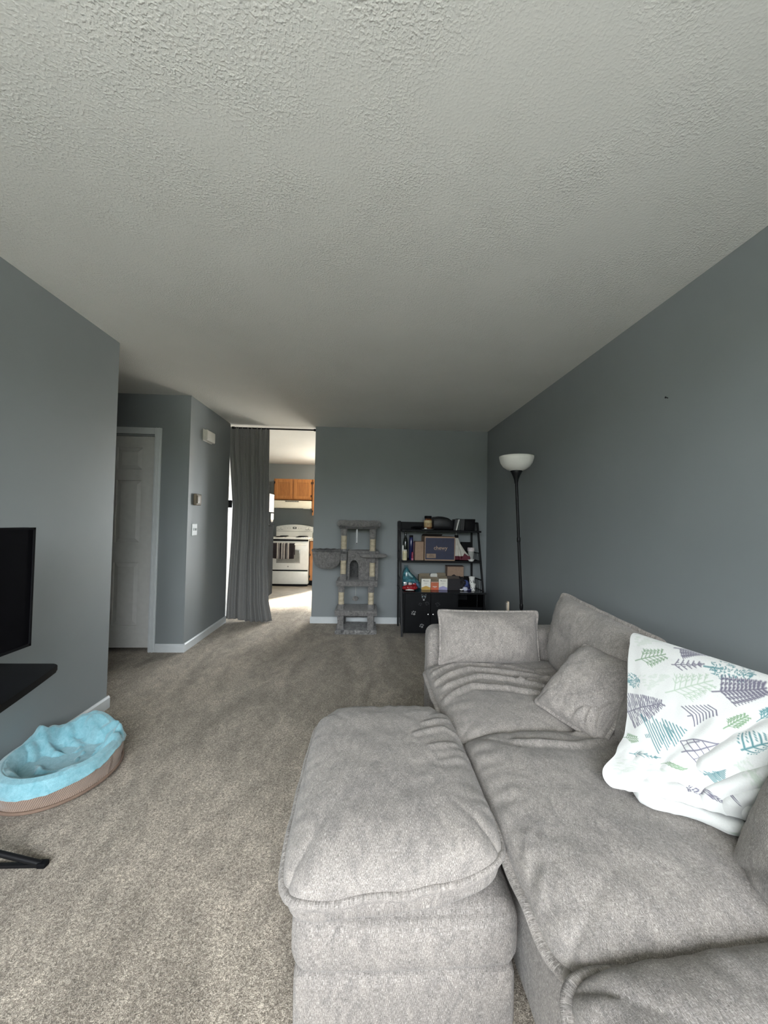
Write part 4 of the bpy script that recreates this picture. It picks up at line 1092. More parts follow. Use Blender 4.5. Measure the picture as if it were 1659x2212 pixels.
def umb():
    n, mm = 72, 30; a = np.linspace(0, 2*PI, n, endpoint=False)[:, None]*np.ones((1, mm)); t = np.linspace(0, 1, mm)[None]*np.ones((n, 1))
    r = np.interp(t, [0, .25, .6, .85, 1], [.018, .022, .050, .078, .080])*(1+np.interp(t, [0, .3, 1], [.02, .16, .26])*np.cos(a*8+t*1.5))
    x = r*np.cos(a)*1.15 + np.interp(t, [0, 1], [-.052, .012]); y = r*np.sin(a)*.72 + np.interp(t, [0, 1], [.03, .06]); z = np.interp(t, [0, 1], [.268, .012])
    P = np.stack([x, y, z], -1)
    o1 = grid_mesh('canopy', P[:, :25], np.stack([a, t], -1)[:, :25], simple('ivory_cloth', (.50, .48, .43), .75, var=.12), e, wrap=True)
    grid_mesh('hem_panel', P[:, 24:]*np.array([1.02, 1.02, 1]), np.stack([a, t], -1)[:, 24:], simple('maroon_cloth', (.085, .006, .018), .7, var=.2), e, wrap=True)
    bb = prism([(.0, .012), (.10, .010), (.105, .04), (.06, .075), (.035, .090)], 'Y', -.010, -.004)
    obj('fold_panel', bb, simple('maroon_cloth', (.085, .006, .018), .7), e)
umb()
obj('handle_collar', lathe([(.020, .266), (.023, .268), (.023, .295), (.017, .30), (0, .30)], 18, (-.052, .03, 0)), M_BLKPL, e, 50)
obj('shaft', cyl((-.052, .03, .298), (-.062, .03, .345), .004, 8), simple('steel_shaft', (.4, .4, .39), .3, .9), e)
e = thing('small_black_box', 'small black box behind the umbrella on the middle shelf', 'box', (1.222, 4.66, ZM)); obj('box_body', box(-.055, .06, -.03, .04, 0, .19, .002), M_BLKPL, e); obj('box_lid', box(-.057, .062, -.032, .042, .185, .208, .002), M_BLKPL, e)
e = thing('plastic_tub', 'clear grey plastic tub with a white lid at the right end of the middle shelf', 'tub', (1.248, 4.52, ZM))
obj('tub_body', lathe([(0, 0), (.030, 0), (.036, .110), (0, .110)], 22), simple('frosted_tub', (.36, .36, .34), .3), e, 50); obj('tub_lid', lathe([(.038, .108), (.042, .111), (.042, .146), (.038, .152), (0, .152)], 22), simple('pinkish_white_lid', (.60, .54, .54), .4), e, 50)
e = thing('white_dish', 'small white dish in front of the plastic tub', 'dish', (1.222, 4.415, ZM)); obj('dish_bowl', lathe([(0, 0), (.024, 0), (.038, .020), (.040, .024), (.036, .022), (.022, .006), (0, .005)], 24), M_WHITE, e, 50); obj('dish_foot', lathe([(.020, -.0005), (.024, .001), (.022, .003)], 20), M_WHITE, e)

# --- things on top of the cabinet (z .493)
M_TEAL = simple('teal_film', (.045, .15, .18), .22, var=.7, scale=40)
M_REDF = simple('red_film', (.24, .014, .018), .18, var=.4, scale=30)
e = thing('teal_snack_bag', 'crumpled teal plastic bag slumped at the left end of the cabinet top', 'bag', (.52, 4.50, ZB))
def bagmesh():
    secs = [(-.085, .03, 0, .16), (-.075, .055, 0, .215), (-.045, .062, 0, .258), (-.02, .06, 0, .235), (.01, .06, 0, .185), (.05, .055, 0, .150), (.09, .05, 0, .105), (.125, .035, 0, .06)]
    o = loft('bag_film', secs, M_TEAL, e, n=36, p=2.6); P = o.data.vertices
    for v in P:
        q = vnoise(np.array(v.co.x*32), np.array(v.co.z*24+v.co.y*9), 4, 2); v.co.y += .012*float(q); v.co.x += .007*float(vnoise(np.array(v.co.z*30), np.array(v.co.y*20), 9, 2))
    obj('bag_label', tube([(-.03, -.062, .20), (-.005, -.064, .165), (.03, -.062, .14)], [.006, .017, .010], 8), simple('pale_teal_label', (.25, .40, .42), .3), e, 180)
    obj('bag_seal', box(-.07, -.02, -.02, -.012, .235, .272, .004), simple('dark_teal_film', (.02, .06, .075), .3), e)
    obj('bag_lower_panel', tube([(.055, -.052, .085), (.09, -.048, .05), (.11, -.042, .02)], [.012, .020, .012], 8), simple('blue_grey_label', (.08, .14, .22), .3), e, 180)
bagmesh()
e = thing('red_snack_pack', 'glossy red wrapped snack pack in front of the teal bag', 'pack', (.512, 4.365, ZB))
lump('pack_film', (0, 0, .034), (.085, .045, .036), M_REDF, e, 5, .16, 4, 3); obj('pack_print', tube([(-.055, -.045, .012), (-.01, -.049, .016), (.04, -.046, .012)], [.004, .010, .004], 8), simple('white_print', (.70, .68, .64), .3), e, 180)
for k, x in enumerate((-.055, 0.0, .05)):
    obj('pouch_top', box(x-.020, x+.020, -.01, .02, .055, .095-.006*k, .006), (simple('silver_film', (.42, .42, .42), .25, .3), simple('pale_pink_film', (.55, .42, .40), .3), M_REDF)[k], e, 40)
def food_box(name, label, x0, x1, y, h, face, accent, flap=True, flap_w=.0, text=True, dpt=.10, rz=0):
    e = thing(name, label, 'box', ((x0+x1)/2, y, ZB), rz); w = x1-x0
    obj('carton_body', box(-w/2, w/2, 0, dpt, 0, h, .001), face, e)
    if accent:
        pts = [(-w/2+.001, .001), (w/2-.001, .001)] + [(w/2-.001-(w-.002)*k/10, h*(.22+.06*math.sin(PI*k/10)**2*2)) for k in range(11)]
        obj('colour_band', prism(pts, 'Y', -.0012, 0), accent, e)
    if text:
        ink = simple('black_ink', (.03, .03, .03), .6)
        b_ = box(-w*.30, -w*.22, -.0012, 0, h*.80, h*.87, .0, bm=box(-w*.26, w*.30, -.0012, 0, h*.785, h*.815)); obj('logo_mark', b_, ink, e)
        for k in range(3): obj('fine_print', box(-w*.2, w*(.16-.04*k), -.001, 0, h*(.62-.06*k), h*(.632-.06*k)), simple('grey_print', (.38, .37, .34), .6), e)
    if flap:
        obj('open_flap', prism([(0, h), (.003, h), (.038, h+.026), (.035, h+.028)], 'X', -w/2, w/2), M_CARDIN, e); obj('back_flap', prism([(dpt-.003, h), (dpt, h), (dpt+.004, h+.05), (dpt+.001, h+.05)], 'X', -w/2, w/2), M_CARDIN, e)
    return e
M_BXW = simple('white_carton', (.72, .70, .62), .5, var=.04)
food_box('food_carton', 'open white food carton with a yellow lower band beside the teal bag', .652, .757, 4.425, .125, M_BXW, simple('mustard_print', (.50, .30, .05), .5))
food_box('food_carton', 'open white food carton with a lilac lower band right of the orange carton', .852, .953, 4.425, .128, M_BXW, simple('lilac_print', (.33, .31, .52), .5))
food_box('small_orange_carton', 'small orange carton between the two white food cartons', .760, .849, 4.415, .085, simple('orange_print', (.48, .115, .045), .5), simple('red_orange_print', (.56, .10, .035), .5), text=False)
e_ = bpy.data.objects['small_orange_carton']
obj('white_lettering', box(-.025, .025, -.0014, -.0003, .036, .041, bm=box(-.012, .014, -.0014, -.0003, .026, .029)), M_PAPER, e_)
obj('pale_lid', box(-.042, .044, -.002, .02, .086, .094, .002), simple('pale_salmon', (.55, .36, .30), .5), e_)
e = food_box('white_carton_behind', 'white carton with its lid open standing behind the orange carton', .775, .862, 4.55, .158, simple('dim_white_carton', (.58, .57, .52), .5), None, flap=False, dpt=.09)
obj('raised_flap', prism([(-.048, .13), (.040, .13), (.044, .150), (.030, .172), (-.030, .172), (-.046, .160)], 'Y', -.004, -.0015), simple('dim_white_carton', (.58, .57, .52), .5), e)
food_box('brown_inner_carton', 'dull brown open carton behind the yellow-banded food carton', .640, .735, 4.56, .150, M_CARDIN, None, flap=False, text=False, dpt=.08)
obj('lid_flap', box(-.048, .048, -.004, -.001, .12, .168), M_CARDIN, bpy.data.objects['brown_inner_carton'])
food_box('brown_rear_carton', 'dull brown open carton behind the lilac-banded food carton', .850, .945, 4.56, .160, M_CARDIN, None, flap=False, text=False, dpt=.08)
obj('lid_flap', box(-.047, .047, -.004, -.001, .13, .180), M_CARDIN, bpy.data.objects['brown_rear_carton'])
e = carton('flat_brown_carton', 'upright brown cardboard carton against the wall at the right of the cabinet top', .985, 1.190, 4.62, .09, ZB, .252, tape=False)
obj('dark_rim', box(-.1045, .1045, -.002, .092, .246, .256, .001, bm=box(-.1045, -.096, -.002, .01, 0, .25)), simple('dark_brown_edge', (.07, .045, .035), .8), e)
e = thing('dark_toy_basket', 'open dark box heaped with black odds and ends in front of the brown carton', 'box', (1.035, 4.46, ZB), .10)
obj('box_body', box(-.085, .06, -.06, .09, 0, .132, .003), simple('black_card', (.014, .012, .014), .7), e)
obj('box_flap', prism([(-.06, .128), (-.057, .13), (-.01, .158), (-.013, .160)], 'X', -.09, .05), simple('dark_taupe_card', (.085, .07, .06), .8), e)
for k in range(7): lump('black_clump', (-.02+.022*k, .0+.02*math.sin(k*2), .115+.022*math.sin(k*1.7)-.006*max(0, k-3)), (.03, .03, .03), simple('black_fabric', (.012, .011, .013), .85), e, k, .35, 3, 3)
lump('black_cloth', (.085, -.01, .045), (.04, .05, .048), simple('black_fabric', (.012, .011, .013), .85), e, 3, .3, 3, 3)
e = thing('blue_ball_toy', 'round blue plush toy left of the stacked white cups', 'toy', (1.197, 4.525, ZB)); M_BLUE = simple('blue_plush', (.055, .085, .26), .8, var=.3)
lump('toy_head', (-.01, 0, .062), (.042, .042, .042), M_BLUE, e, 2, .06); lump('toy_body', (.01, .01, .025), (.045, .04, .027), simple('navy_plush', (.02, .024, .09), .8), e, 3, .1)
e = thing('white_blue_packet', 'small crumpled white and blue packet in front of the blue toy', 'packet', (1.150, 4.385, ZB)); lump('packet_film', (0, 0, .022), (.032, .022, .024), simple('pale_blue_white_film', (.52, .54, .66), .3, var=.3, scale=50), e, 7, .25, 3, 3); lump('packet_corner', (-.042, 0, .013), (.020, .012, .010), M_WHITE, e, 4, .2, 3, 3)
lump('packet_base', (.045, .01, .012), (.035, .02, .013), simple('navy_film', (.03, .03, .10), .3), e, 6, .2, 3, 3)
e = thing('small_dark_box', 'small black box behind the stacked white cups', 'box', (1.225, 4.64, ZB)); obj('box_body', box(-.034, .04, -.03, .03, 0, .118, .002), M_BLKPL, e); obj('box_lid', box(-.036, .042, -.032, .032, .114, .128, .002), M_BLKPL, e)
CUP = [(0, 0), (.028, 0), (.030, .006), (.027, .010), (.030, .055), (.037, .074), (.037, .078), (.034, .077), (.026, .056), (.022, .012), (0, .010)]
def cup(label, x, z):
    e = thing('paper_cup', label, 'cup', (x, 4.42, z), 0, 'white cups on the cabinet'); obj('cup_body', lathe(CUP, 24), M_WHITE, e, 50)
    for k, (a, h, w, hh) in enumerate(((-1.9, .020, .010, .010), (-1.3, .034, .006, .020), (-1.05, .020, .012, .012), (-2.25, .036, .005, .014))):
        r = .0285 + (h-.01)*.06; c = Vector((r*math.cos(a), r*math.sin(a), h)); 
        q = box(-w/2, w/2, -.0008, .0008, -hh/2, hh/2); obj('cup_print', q, simple('dark_print', (.05, .05, .055), .5), e, loc=c, rot=(0, 0, a+PI/2))
    return e
cup('white patterned cup at the bottom of the stack of two', 1.247, ZB); cup('white patterned cup on top of the stack of two', 1.236, ZB+.0785)

# ------------------------------------------------------------------ cat tree
CT = thing('cat_tree', 'tall grey plush cat tree with sisal posts, condo and hammock by the back wall', 'cat tree', (-.093, 4.50, 0))
def C_(x, y, z): return (x+.093, y-4.50, z)
def plush(name, x0, x1, y0, y1, z0, z1, mat=M_PLUSH, bev=.014, amp=.004, seed=1, parent=None):
    a, b2 = C_(x0, y0, z0), C_(x1, y1, z1)
    b_ = box(a[0], b2[0], a[1], b2[1], a[2], b2[2], min(bev, (z1-z0)*.42, (x1-x0)*.42, (y1-y0)*.42), 3)
    bmesh.ops.subdivide_edges(b_, edges=[e for e in b_.edges if e.calc_length() > .06], cuts=6, use_grid_fill=True)
    for v in b_.verts:
        q = amp*vnoise(np.array(v.co.x*40+v.co.z*17), np.array(v.co.y*40+v.co.z*31), seed, 2); v.co += v.normal*float(q)
    return obj(name, b_, mat, parent or CT, 60)
PXS = (-.268, .072)
plush('base_board', -.325, .140, 4.33, 4.72, 0, .045, plush_mat('marled_plush', (.05, .05, .05), (.36, .35, .34), 22), .015, .006, 3)
for k, x in enumerate(PXS):
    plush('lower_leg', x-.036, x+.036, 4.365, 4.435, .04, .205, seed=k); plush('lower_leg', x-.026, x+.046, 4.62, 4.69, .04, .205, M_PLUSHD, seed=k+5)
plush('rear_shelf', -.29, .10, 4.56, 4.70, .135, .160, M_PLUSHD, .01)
plush('lower_platform', -.335, .145, 4.35, 4.72, .200, .258, seed=8)
plush('middle_platform', -.325, .143, 4.35, 4.72, .530, .590, seed=9)
def post(x, y, z0, z1, s0, s1):
    a = C_(x, y, 0)
    obj('post_plush', lathe([(.036, z0), (.038, z0+.01), (.037, s0)], 20, (a[0], a[1], 0)), M_PLUSH, CT, 60)
    obj('post_plush', lathe([(.037, s1), (.038, z1-.01), (.036, z1)], 20, (a[0], a[1], 0)), M_PLUSH, CT, 60)
    prof = []; n = int((s1-s0)/.009)
    for k in range(n):
        z = s0 + (s1-s0)*k/n; q = (s1-s0)/n; prof += [(.0295, z), (.033, z+q*.25), (.034, z+q*.5), (.033, z+q*.75)]
    prof.append((.0295, s1)); obj('sisal_wrap', lathe(prof, 20, (a[0], a[1], 0)), M_SISAL, CT, 60)
for x in PXS: post(x, 4.44, .258, .530, .315, .455)
post(-.252, 4.44, .590, .905, .660, .815); post(.080, 4.44, .590, .860, .635, .795)
post(-.252, 4.44, .905, 1.185, .945, 1.100); post(.078, 4.44, .895, 1.185, .925, 1.065)
post(.090, 4.66, .905, 1.185, .945, 1.100)
plush('post_cuff', -.296, -.208, 4.40, 4.49, .890, .925, M_PLUSHD, .012)
# condo with an arched doorway cut through its front
def condo():
    x0, x1, y0, y1, z0, z1 = -.205, .148, 4.47, 4.72, .590, .905
    ax, aw, az = -.130, .056, .745
    def ring(y, mat_name):
        b_ = bmesh.new()
        arch = [(ax-aw, z0)] + [(ax - aw*math.cos(PI*k/12), az + aw*1.35*math.sin(PI*k/12)) for k in range(13)] + [(ax+aw, z0)]
        outer = [(x0, z0)] + [(x0, z0+(z1-z0)*k/6) for k in range(1, 6)] + [(x0, z1), (x0+(x1-x0)*.3, z1), (x0+(x1-x0)*.7, z1), (x1, z1), (x1, (z0+z1)/2), (x1, z0)]
        for yy in (y, y+.018):
            pass
        o_ = outer; i_ = arch
        # triangulated front plate with the arch hole
        V = []
        for yy in (y, y+.018):
            V.append(([b_.verts.new(C_(px, yy, pz)) for px, pz in o_], [b_.verts.new(C_(px, yy, pz)) for px, pz in i_]))
        no, ni = len(o_), len(i_)
        for vo, vi in V:
            es = []
            loop = vo + vi[::-1]
            for k in range(len(loop)):
                a_, c_ = loop[k], loop[(k+1) % len(loop)]
                e2 = b_.edges.get((a_, c_)) or b_.edges.new((a_, c_)); es.append(e2)
            bmesh.ops.triangle_fill(b_, edges=es, use_beauty=True)
        for vo, ni_ in ((0, no), (1, ni)):
            A, B2 = V[0][vo], V[1][vo]
            for k in range(ni_-1): b_.faces.new((A[k], A[k+1], B2[k+1], B2[k]))
        return obj('condo_front', b_, M_PLUSH, CT)
    ring(y0, '')
    trim = [C_(ax-aw, y0-.002, z0)] + [C_(ax - aw*math.cos(PI*k/12), y0-.002, az + aw*1.35*math.sin(PI*k/12)) for k in range(13)] + [C_(ax+aw, y0-.002, z0)]
    obj('doorway_trim', tube(trim, .006, 6), M_PLUSH, CT, 60)
    plush('condo_side', x0, x0+.018, y0+.018, y1, z0, z1, bev=.005); plush('condo_side', x1-.018, x1, y0+.018, y1, z0, z1, bev=.005)
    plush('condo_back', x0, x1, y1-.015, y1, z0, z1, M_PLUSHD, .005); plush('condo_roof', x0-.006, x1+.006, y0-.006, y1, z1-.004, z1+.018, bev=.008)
condo()
# hammock on a ring
def hammock():
    c = C_(-.440, 4.46, .925); n, mm = 64, 16
    a = np.linspace(0, 2*PI, n, endpoint=False)[:, None]*np.ones((1, mm)); t = np.linspace(0, 1, mm)[None]*np.ones((n, 1))
    r = .165*np.cos(t*PI/2*.98)**.55*(1+.025*np.sin(a*18)*np.sin(t*PI)); z = -.205*np.sin(t*PI/2)**1.2
    x = c[0] + r*np.cos(a) + .0*t; y = c[1] + .85*r*np.sin(a)
    o_ = grid_mesh('hammock_cloth', np.stack([x, y, c[2]+z], -1), np.stack([a, t], -1), M_PLUSH, CT, wrap=True)
    md = o_.modifiers.new('thick', 'SOLIDIFY'); md.thickness = .006
    obj('hammock_ring', tube([(c[0]+.167*math.cos(2*PI*k/40), c[1]+.142*math.sin(2*PI*k/40), c[2]+.004*math.sin(k*1.9)) for k in range(40)], .014, 8, closed=True), M_PLUSHD, CT, 180)
    for k in range(9): 
        aa = PI + .25 + (PI-.5)*k/8
        pts_ = [(c[0]+.167*math.cos(aa)*math.cos(s*PI/2*.9)**.55, c[1]+.145*math.sin(aa)*math.cos(s*PI/2*.9)**.55-.002, c[2]-.205*math.sin(s*PI/2*.9)**1.2) for s in (0.02, .2, .4, .6, .8)]
        obj('gather_fold', tube(pts_, [.003, .006, .007, .006, .003], 6), M_PLUSH, CT, 180)
    obj('hammock_bracket', tube([(c[0]+.14, c[1], c[2]), C_(-.29, 4.45, .915)], .012, 6), M_PLUSHD, CT)
hammock()
a = C_(.092, 4.42, .860)
obj('round_perch', lathe([(0, -.004), (.12, -.004), (.150, .004), (.158, .018), (.152, .030), (.12, .036), (0, .034)], 32, a, sy=.72), M_PLUSH, CT, 60)
# top bed with a padded rim
a = C_(-.081, 4.55, 1.183)
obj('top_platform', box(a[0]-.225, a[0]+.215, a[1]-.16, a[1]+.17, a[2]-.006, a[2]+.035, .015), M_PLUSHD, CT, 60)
pts = []
for k in range(48):
    t = 2*PI*k/48; c, s = math.cos(t), math.sin(t)
    pts.append((a[0]+.225*math.copysign(abs(c)**.55, c), a[1]+.165*math.copysign(abs(s)**.55, s), a[2]+.055+.008*math.sin(5*t)))
obj('bolster_rim', tube(pts, .034, 10, closed=True), M_PLUSH, CT, 180)
obj('top_cushion', lathe([(0, .04), (.17, .04), (.19, .055), (.15, .066), (0, .062)], 28, a, sy=.75), M_PLUSHD, CT, 60)
a = C_(-.104, 4.44, 0)
obj('ribbon_toy', box(a[0]-.009, a[0]+.009, a[1]-.002, a[1]+.002, 1.005, 1.182), simple('silver_ribbon', (.34, .35, .35), .4), CT)
obj('ribbon_bead', ellipsoid((a[0], a[1]-.002, 1.012), .006, .005, .006), M_BLKPL, CT, 180)
obj('toy_string', cyl((a[0], a[1], .40), (a[0], a[1], .532), .0012, 6), M_OFFW, CT)
b_ = bmesh.new(); bmesh.ops.create_icosphere(b_, subdivisions=4, radius=1)
for v in b_.verts:
    q = 1 + .12*float(vnoise(np.array(v.co.x*5+v.co.z*3), np.array(v.co.y*5-v.co.z*2), 3, 2)); v.co = Vector((a[0]-.002+v.co.x*.034*q, a[1]+v.co.y*.030*q, .380+v.co.z*.028*q))
obj('ball_toy', b_, M_PLUSH, CT, 180)

# ------------------------------------------------------------------ added dome lamp, out of view, put in to brighten the kitchen
CLM = thing('fill_lamp', 'added white dome fill lamp, unseen, brightening the kitchen beyond the opening', 'lamp', (-.30, 7.0, CZ))
obj('fill_base', lathe([(0, 0), (.15, 0), (.15, -.025), (0, -.025)], 28), M_WHITE, CLM, 40)
t_ = NT('fill_dome_glow'); t_.set(**{'Base Color': (.9, .88, .82), 'Emission Color': (1.0, .86, .66), 'Emission Strength': 9.0})
obj('dome', lathe([(.14, -.025), (.135, -.06), (.10, -.095), (.05, -.112), (0, -.115)], 28, cap=False), t_.m, CLM, 180)
ld = bpy.data.lights.new('fill_light', 'POINT'); ld.energy = 52; ld.color = (1.0, .87, .68); ld.shadow_soft_size = .12
lo_ = bpy.data.objects.new('fill_light', ld); COL.objects.link(lo_); lo_.parent = CLM; lo_.location = (0, 0, -.20)
# ------------------------------------------------------------------ kitchen seen through the opening
RG = thing('range_cooker', 'white electric range with a grey oven window under the hood', 'stove', (-1.475, 7.80, 0))
def rb(name, x0, x1, y0, y1, z0, z1, mat=M_WHITE, bev=.004, parent=None): return obj(name, box(x0, x1, y0, y1, z0, z1, bev), mat, parent or RG, 40)
rb('body', -.375, .375, -.33, .33, .035, .895, bev=.003); rb('toe_plinth', -.36, .36, -.31, .30, 0, .04, M_BLKPL)
rb('cooktop', -.380, .380, -.355, .335, .893, .925, bev=.008)
for x, y, r in ((-.19, -.16, .10), (.19, -.16, .085), (-.19, .13, .085), (.19, .13, .10)):
    obj('burner', tube([((r*(1-k/64*.75))*math.cos(k*.52)+x, (r*(1-k/64*.75))*math.sin(k*.52)+y, .936) for k in range(60)], .006, 6), M_BLKPL, RG, 60)
    obj('drip_pan', lathe([(.0, .926), (r*.8, .926), (r*1.12, .930), (r*1.15, .925)], 24, (x, y, 0)), simple('chrome_pan', (.35, .35, .34), .25, .9), RG, 60)
arc = [(-.375, .925), (.375, .925), (.375, 1.125)] + [(.375-.75*k/16, 1.125+.045*(1-((k-8)/8)**2)) for k in range(1, 16)] + [(-.375, 1.125)]
obj('backguard', prism(arc, 'Y', .225, .33, .006), M_WHITE, RG, 40)
rb('backguard_groove', -.37, .37, .2235, .2255, 1.028, 1.036, simple('grey_groove', (.30, .30, .28), .5), .0)
def dial(x): return obj('knob', lathe([(.027, 0), (.029, .004), (.024, .020), (.022, .024), (0, .025)], 18), M_WHITE, RG, 50, loc=(x, .2245, 1.092), rot=(PI/2, 0, 0))
for x in (-.315, -.255, .255, .315): dial(x)
obj('display', box(-.036, .036, .2232, .2255, 1.082, 1.120, .004), M_BLKPL, RG)
obj('display_digits', box(-.020, .020, .2222, .2234, 1.093, 1.112), simple('pale_display', (.62, .66, .62), .3), RG)
for x in (-.14, -.09, .08, .13): obj('button', lathe([(.010, 0), (.010, .002), (0, .0022)], 12), simple('grey_button', (.48, .48, .46), .5), RG, loc=(x, .2248, 1.095), rot=(PI/2, 0, 0))
od = bpy.data.objects.new('oven_door', None); COL.objects.link(od); od.parent = RG; od.location = (0, -.345, .30)
rb('door_panel', -.372, .372, -.02, .012, .012, .545, parent=od, bev=.008); rb('oven_window', -.225, .225, -.0215, -.018, .140, .400, M_GREYGL, .001, od)
rb('oven_window_inner', -.205, .205, -.0222, -.021, .165, .385, simple('darker_oven_glass', (.24, .24, .225), .2), 0, od)
obj('door_handle', tube([(-.33, -.02, .500), (-.32, -.058, .500), (.32, -.058, .500), (.33, -.02, .500)], .013, 10), M_WHITE, od, 60)
obj('maker_badge', lathe([(.013, 0), (.013, .002), (0, .002)], 16), simple('grey_badge', (.25, .25, .26), .4), od, loc=(0, -.0205, .075), rot=(PI/2, 0, 0))
rb('gap_shadow_strip', -.37, .37, -.344, -.335, .862, .892, M_BLKPL, 0); rb('gap_shadow_strip', -.37, .37, -.340, -.335, .286, .312, M_BLKPL, 0)
rb('storage_drawer', -.372, .372, -.362, -.333, .045, .284, bev=.008)
tw = thing('striped_towel', 'black towel with grey and white stripes hanging on the oven door handle', 'towel', (-1.555, 7.397, .80))
M_TB, M_TG, M_TW = simple('black_terry', (.018, .013, .016), .95, bump=.3), simple('grey_terry', (.16, .15, .15), .95, bump=.3), simple('cream_terry', (.40, .37, .34), .95, bump=.3)
xs = [(-.215, -.125, M_TB), (-.125, -.105, M_TW), (-.105, -.070, M_TG), (-.070, -.040, M_TB), (-.040, -.022, M_TW), (-.022, .012, M_TG), (.012, .030, M_TW), (.030, .055, M_TB), (.055, .085, M_TG), (.085, .105, M_TW), (.105, .205, M_TB)]
for x0, x1, mt in xs:
    q = np.linspace(x0, x1, max(3, int((x1-x0)/.012)))[:, None]
    prof = np.array([(.035, -.20), (.032, .0), (.026, .012), (.0, .020), (-.022, .010), (-.028, -.02), (-.032, -.13), (-.034, -.265)])
    t_ = np.linspace(0, 7, 30); py = np.interp(t_, range(8), prof[:, 0]); pz = np.interp(t_, range(8), prof[:, 1])
    P = np.zeros((len(q), 30, 3)); P[..., 0] = q; P[..., 1] = py[None] + .008*np.sin(q*60)*np.clip((t_[None]-4)/3, 0, 1); P[..., 2] = pz[None] - .010*np.sin((q+.2)*7)*np.clip((t_[None]-5)/2, 0, 1)
    P[..., 0] *= (1-.02*np.clip((t_[None]-4)/3, 0, 1))
    o_ = grid_mesh('towel_stripe', P, None, mt, tw); md = o_.modifiers.new('thick', 'SOLIDIFY'); md.thickness = .006
HD = thing('range_hood', 'cream range hood under the short oak cabinet', 'range hood', (-1.475, 7.90, 1.50))
hp = [(-.24, 0), (.26, 0), (.26, .150), (-.16, .150), (-.20, .115), (-.24, .04)]
obj('hood_shell', prism(hp, 'X', -.374, .368, .004), simple('cream_enamel', (.70, .66, .56), .35, var=.03), HD, 40)
obj('vent_grille', box(-.145, .125, -.192, -.170, .124, .142, .002), simple('grey_grille', (.22, .21, .18), .5), HD)
for k in range(6): obj('grille_slot', box(-.135+.044*k, -.100+.044*k, -.194, -.190, .129, .137), M_BLKPL, HD)
obj('filter', box(-.30, .30, -.20, .2, -.006, .002, .002), simple('grey_filter', (.30, .29, .26), .4, .6), HD); obj('light_lens', box(.22, .35, -.22, -.05, -.010, .001, .002), M_WHITE, HD)
def cabinet(name, label, x0, x1, y0, y1, z0, z1, doors, drawer=None, toe=0):
    e = thing(name, label, 'cabinet', ((x0+x1)/2, (y0+y1)/2, z0)); w, dp, h = x1-x0, y1-y0, z1-z0
    obj('carcass', box(-w/2, w/2, -dp/2+.022, dp/2, toe, h, .001), M_OAK, e)
    if toe: obj('toe_kick', box(-w/2, w/2, -dp/2+.08, dp/2, 0, toe), M_BLKPL, e)
    for dx0, dx1, dz0, dz1, hinge in doors:
        r = bpy.data.objects.new('door', None); COL.objects.link(r); r.parent = e; r.location = (dx0-(x0+x1)/2, -dp/2, dz0-z0)
        ww, hh = dx1-dx0, dz1-dz0; s = min(.055, ww*.25)
        f = box(0, s, 0, .020, 0, hh, .002); box(ww-s, ww, 0, .020, 0, hh, .002, bm=f); box(s, ww-s, 0, .020, 0, s, .002, bm=f); box(s, ww-s, 0, .020, hh-s, hh, .002, bm=f)
        obj('door_frame', f, M_OAK, r); obj('door_panel', box(s-.002, ww-s+.002, .009, .018, s-.002, hh-s+.002), M_OAKD, r)
        for zz in (.06, hh-.06): obj('hinge', box(ww-.006 if hinge else -.012, ww+.012 if hinge else .006, -.004, .012, zz-.022, zz+.022, .002), M_BLACK, r)
    if drawer:
        dx0, dx1, dz0, dz1 = drawer
        obj('drawer_front', box(dx0-(x0+x1)/2, dx1-(x0+x1)/2, -dp/2, -dp/2+.02, dz0-z0, dz1-z0, .004), M_OAK, e)
    return e
cabinet('upper_cabinet', 'short oak cabinet with two panel doors above the range hood', -1.875, -1.105, 7.82, YK, 1.672, 2.095,
        [(-1.855, -1.505, 1.692, 2.075, 0), (-1.478, -1.128, 1.692, 2.075, 1)])
cabinet('upper_cabinet', 'taller oak wall cabinet to the right of the short one', -1.100, -.60, 7.80, YK, 1.365, 2.095, [(-1.085, -.615, 1.385, 2.075, 0)])
cabinet('base_cabinet', 'oak base cabinet with a drawer right of the white range', -1.085, -.60, 7.53, YK, 0, .868, [(-1.070, -.615, .115, .655, 0)], (-1.070, -.615, .690, .850), .095)
ct = thing('countertop', 'cream laminate countertop right of the white range', 'countertop', (-.84, 7.83, .869)); obj('slab', box(-.248, .24, -.335, .338, 0, .042, .008), M_COUNTER, ct, 40); obj('backsplash', box(-.248, .24, .318, .338, .042, .14, .004), M_COUNTER, ct)
e = thing('soap_bottle', 'small grey bottle on the counter beside the range', 'bottle', (-1.035, 7.72, .912)); obj('bottle_body', lathe([(0, 0), (.03, 0), (.032, .01), (.03, .10), (.012, .13), (.012, .15), (0, .15)], 16), simple('grey_green_plastic', (.25, .26, .22), .4), e, 50); obj('pump', lathe([(.008, .15), (.008, .18), (.018, .182), (.018, .192), (0, .194)], 12), M_BLKPL, e, 50)
e = thing('utensil_holder', 'dark utensil holder against the wall behind the counter', 'holder', (-1.020, 7.98, .912)); obj('holder_body', lathe([(0, 0), (.04, 0), (.042, .13), (.038, .13), (.036, .01), (0, .01)], 18), M_BLKPL, e, 50)
for k, (dx, dy) in enumerate(((.02, .01), (-.022, 0), (0, -.012))): obj('utensil', tube([(dx*.4, dy*.4, .02), (dx, dy, .26+.03*k)], .006, 6), M_BLACK, e, 60); obj('utensil_head', ellipsoid((dx*1.1, dy*1.1, .29+.03*k), .022, .006, .035), M_BLACK, e, 180)
FR = thing('refrigerator', 'tall black refrigerator half hidden behind the grey curtain', 'refrigerator', (-1.91, 6.05, 0))
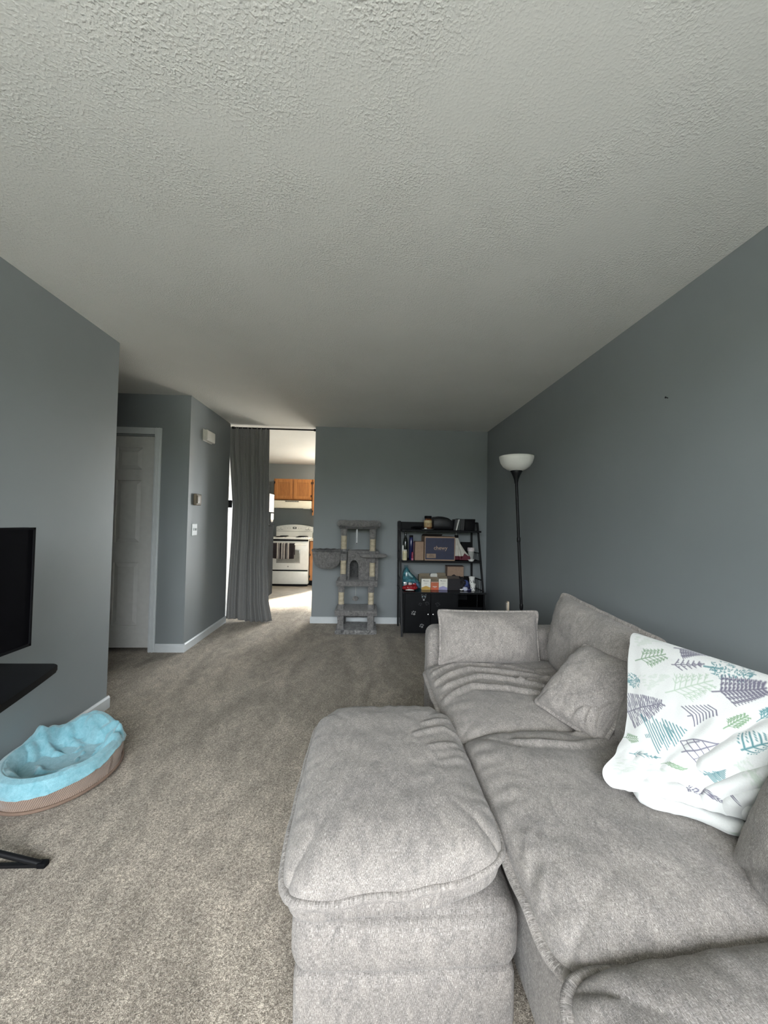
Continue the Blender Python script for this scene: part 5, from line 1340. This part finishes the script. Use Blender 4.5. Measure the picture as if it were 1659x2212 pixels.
obj('body', box(-.37, .31, -.36, .36, .03, 1.675, .02, 3), M_FRIDGE, FR, 40); obj('base_grille', box(-.35, .33, -.34, .34, 0, .04, .003), M_BLKPL, FR)
obj('freezer_door', box(.312, .392, -.36, .36, 1.18, 1.680, .022, 3), M_FRIDGE, FR, 40); obj('fridge_door', box(.312, .392, -.36, .36, .05, 1.170, .022, 3), M_FRIDGE, FR, 40)
for z0, z1 in ((1.22, 1.50), (.75, 1.13)): obj('door_handle', tube([(.392, -.30, z0), (.43, -.30, z0+.03), (.43, -.30, z1-.03), (.392, -.30, z1)], .011, 8), M_FRIDGE, FR, 60)
e = thing('wall_calendar', 'white paper sheet stuck on the door of the black refrigerator', 'paper', (-1.517, 6.21, 1.385)); obj('paper_sheet', box(.0005, .003, -.15, .15, 0, .285), simple('pinkish_paper', (.66, .58, .54), .7), e); obj('paper_binding', box(.001, .005, -.15, .15, .272, .285), M_PAPER, e); obj('lower_page', box(.002, .0036, -.147, .147, .004, .130), simple('white_page', (.68, .63, .58), .7), e)
e = thing('magnet_clips', 'small white note pad hanging below the paper sheet on the refrigerator', 'note pad', (-1.517, 6.24, 1.235)); obj('note_stack', box(.0005, .012, -.09, .08, .030, .128), M_PAPER, e)
for k in range(3): obj('note_strip', box(.002, .010, -.08+.05*k, -.045+.05*k, -.012*(k % 2), .040), simple('beige_note', (.5, .42, .36), .7), e)
e = thing('wire_basket', 'black wire basket heaped with dark bags on top of the refrigerator', 'basket', (-1.74, 6.10, 1.682))
obj('basket_base', box(-.14, .16, -.12, .14, 0, .012, .003), M_BLACK, e)
for z in (.06, .12, .17): obj('basket_wire', tube([(-.15, -.13, z), (.17, -.13, z), (.17, .15, z), (-.15, .15, z)], .005, 6, closed=True), M_BLACK, e)
for k in range(8): obj('basket_wire', cyl((-.14+.042*k, -.13, 0), (-.145+.044*k, -.132, .17), .003, 6), M_BLACK, e)
obj('basket_handle', tube([(.165, -.12, .17), (.15, -.11, .27), (.10, -.08, .345), (.02, -.04, .37), (-.06, -.01, .35), (-.12, .02, .27), (-.145, .03, .17)], .007, 8), M_BLACK, e, 60)
lump('bag_lump', (.02, 0, .13), (.13, .11, .12), M_NYLON, e, 3, .3, 4, 3); lump('packet', (.115, -.09, .045), (.05, .04, .028), simple('grey_white_film', (.45, .45, .42), .3, var=.5, scale=50), e, 6, .3, 3, 3)
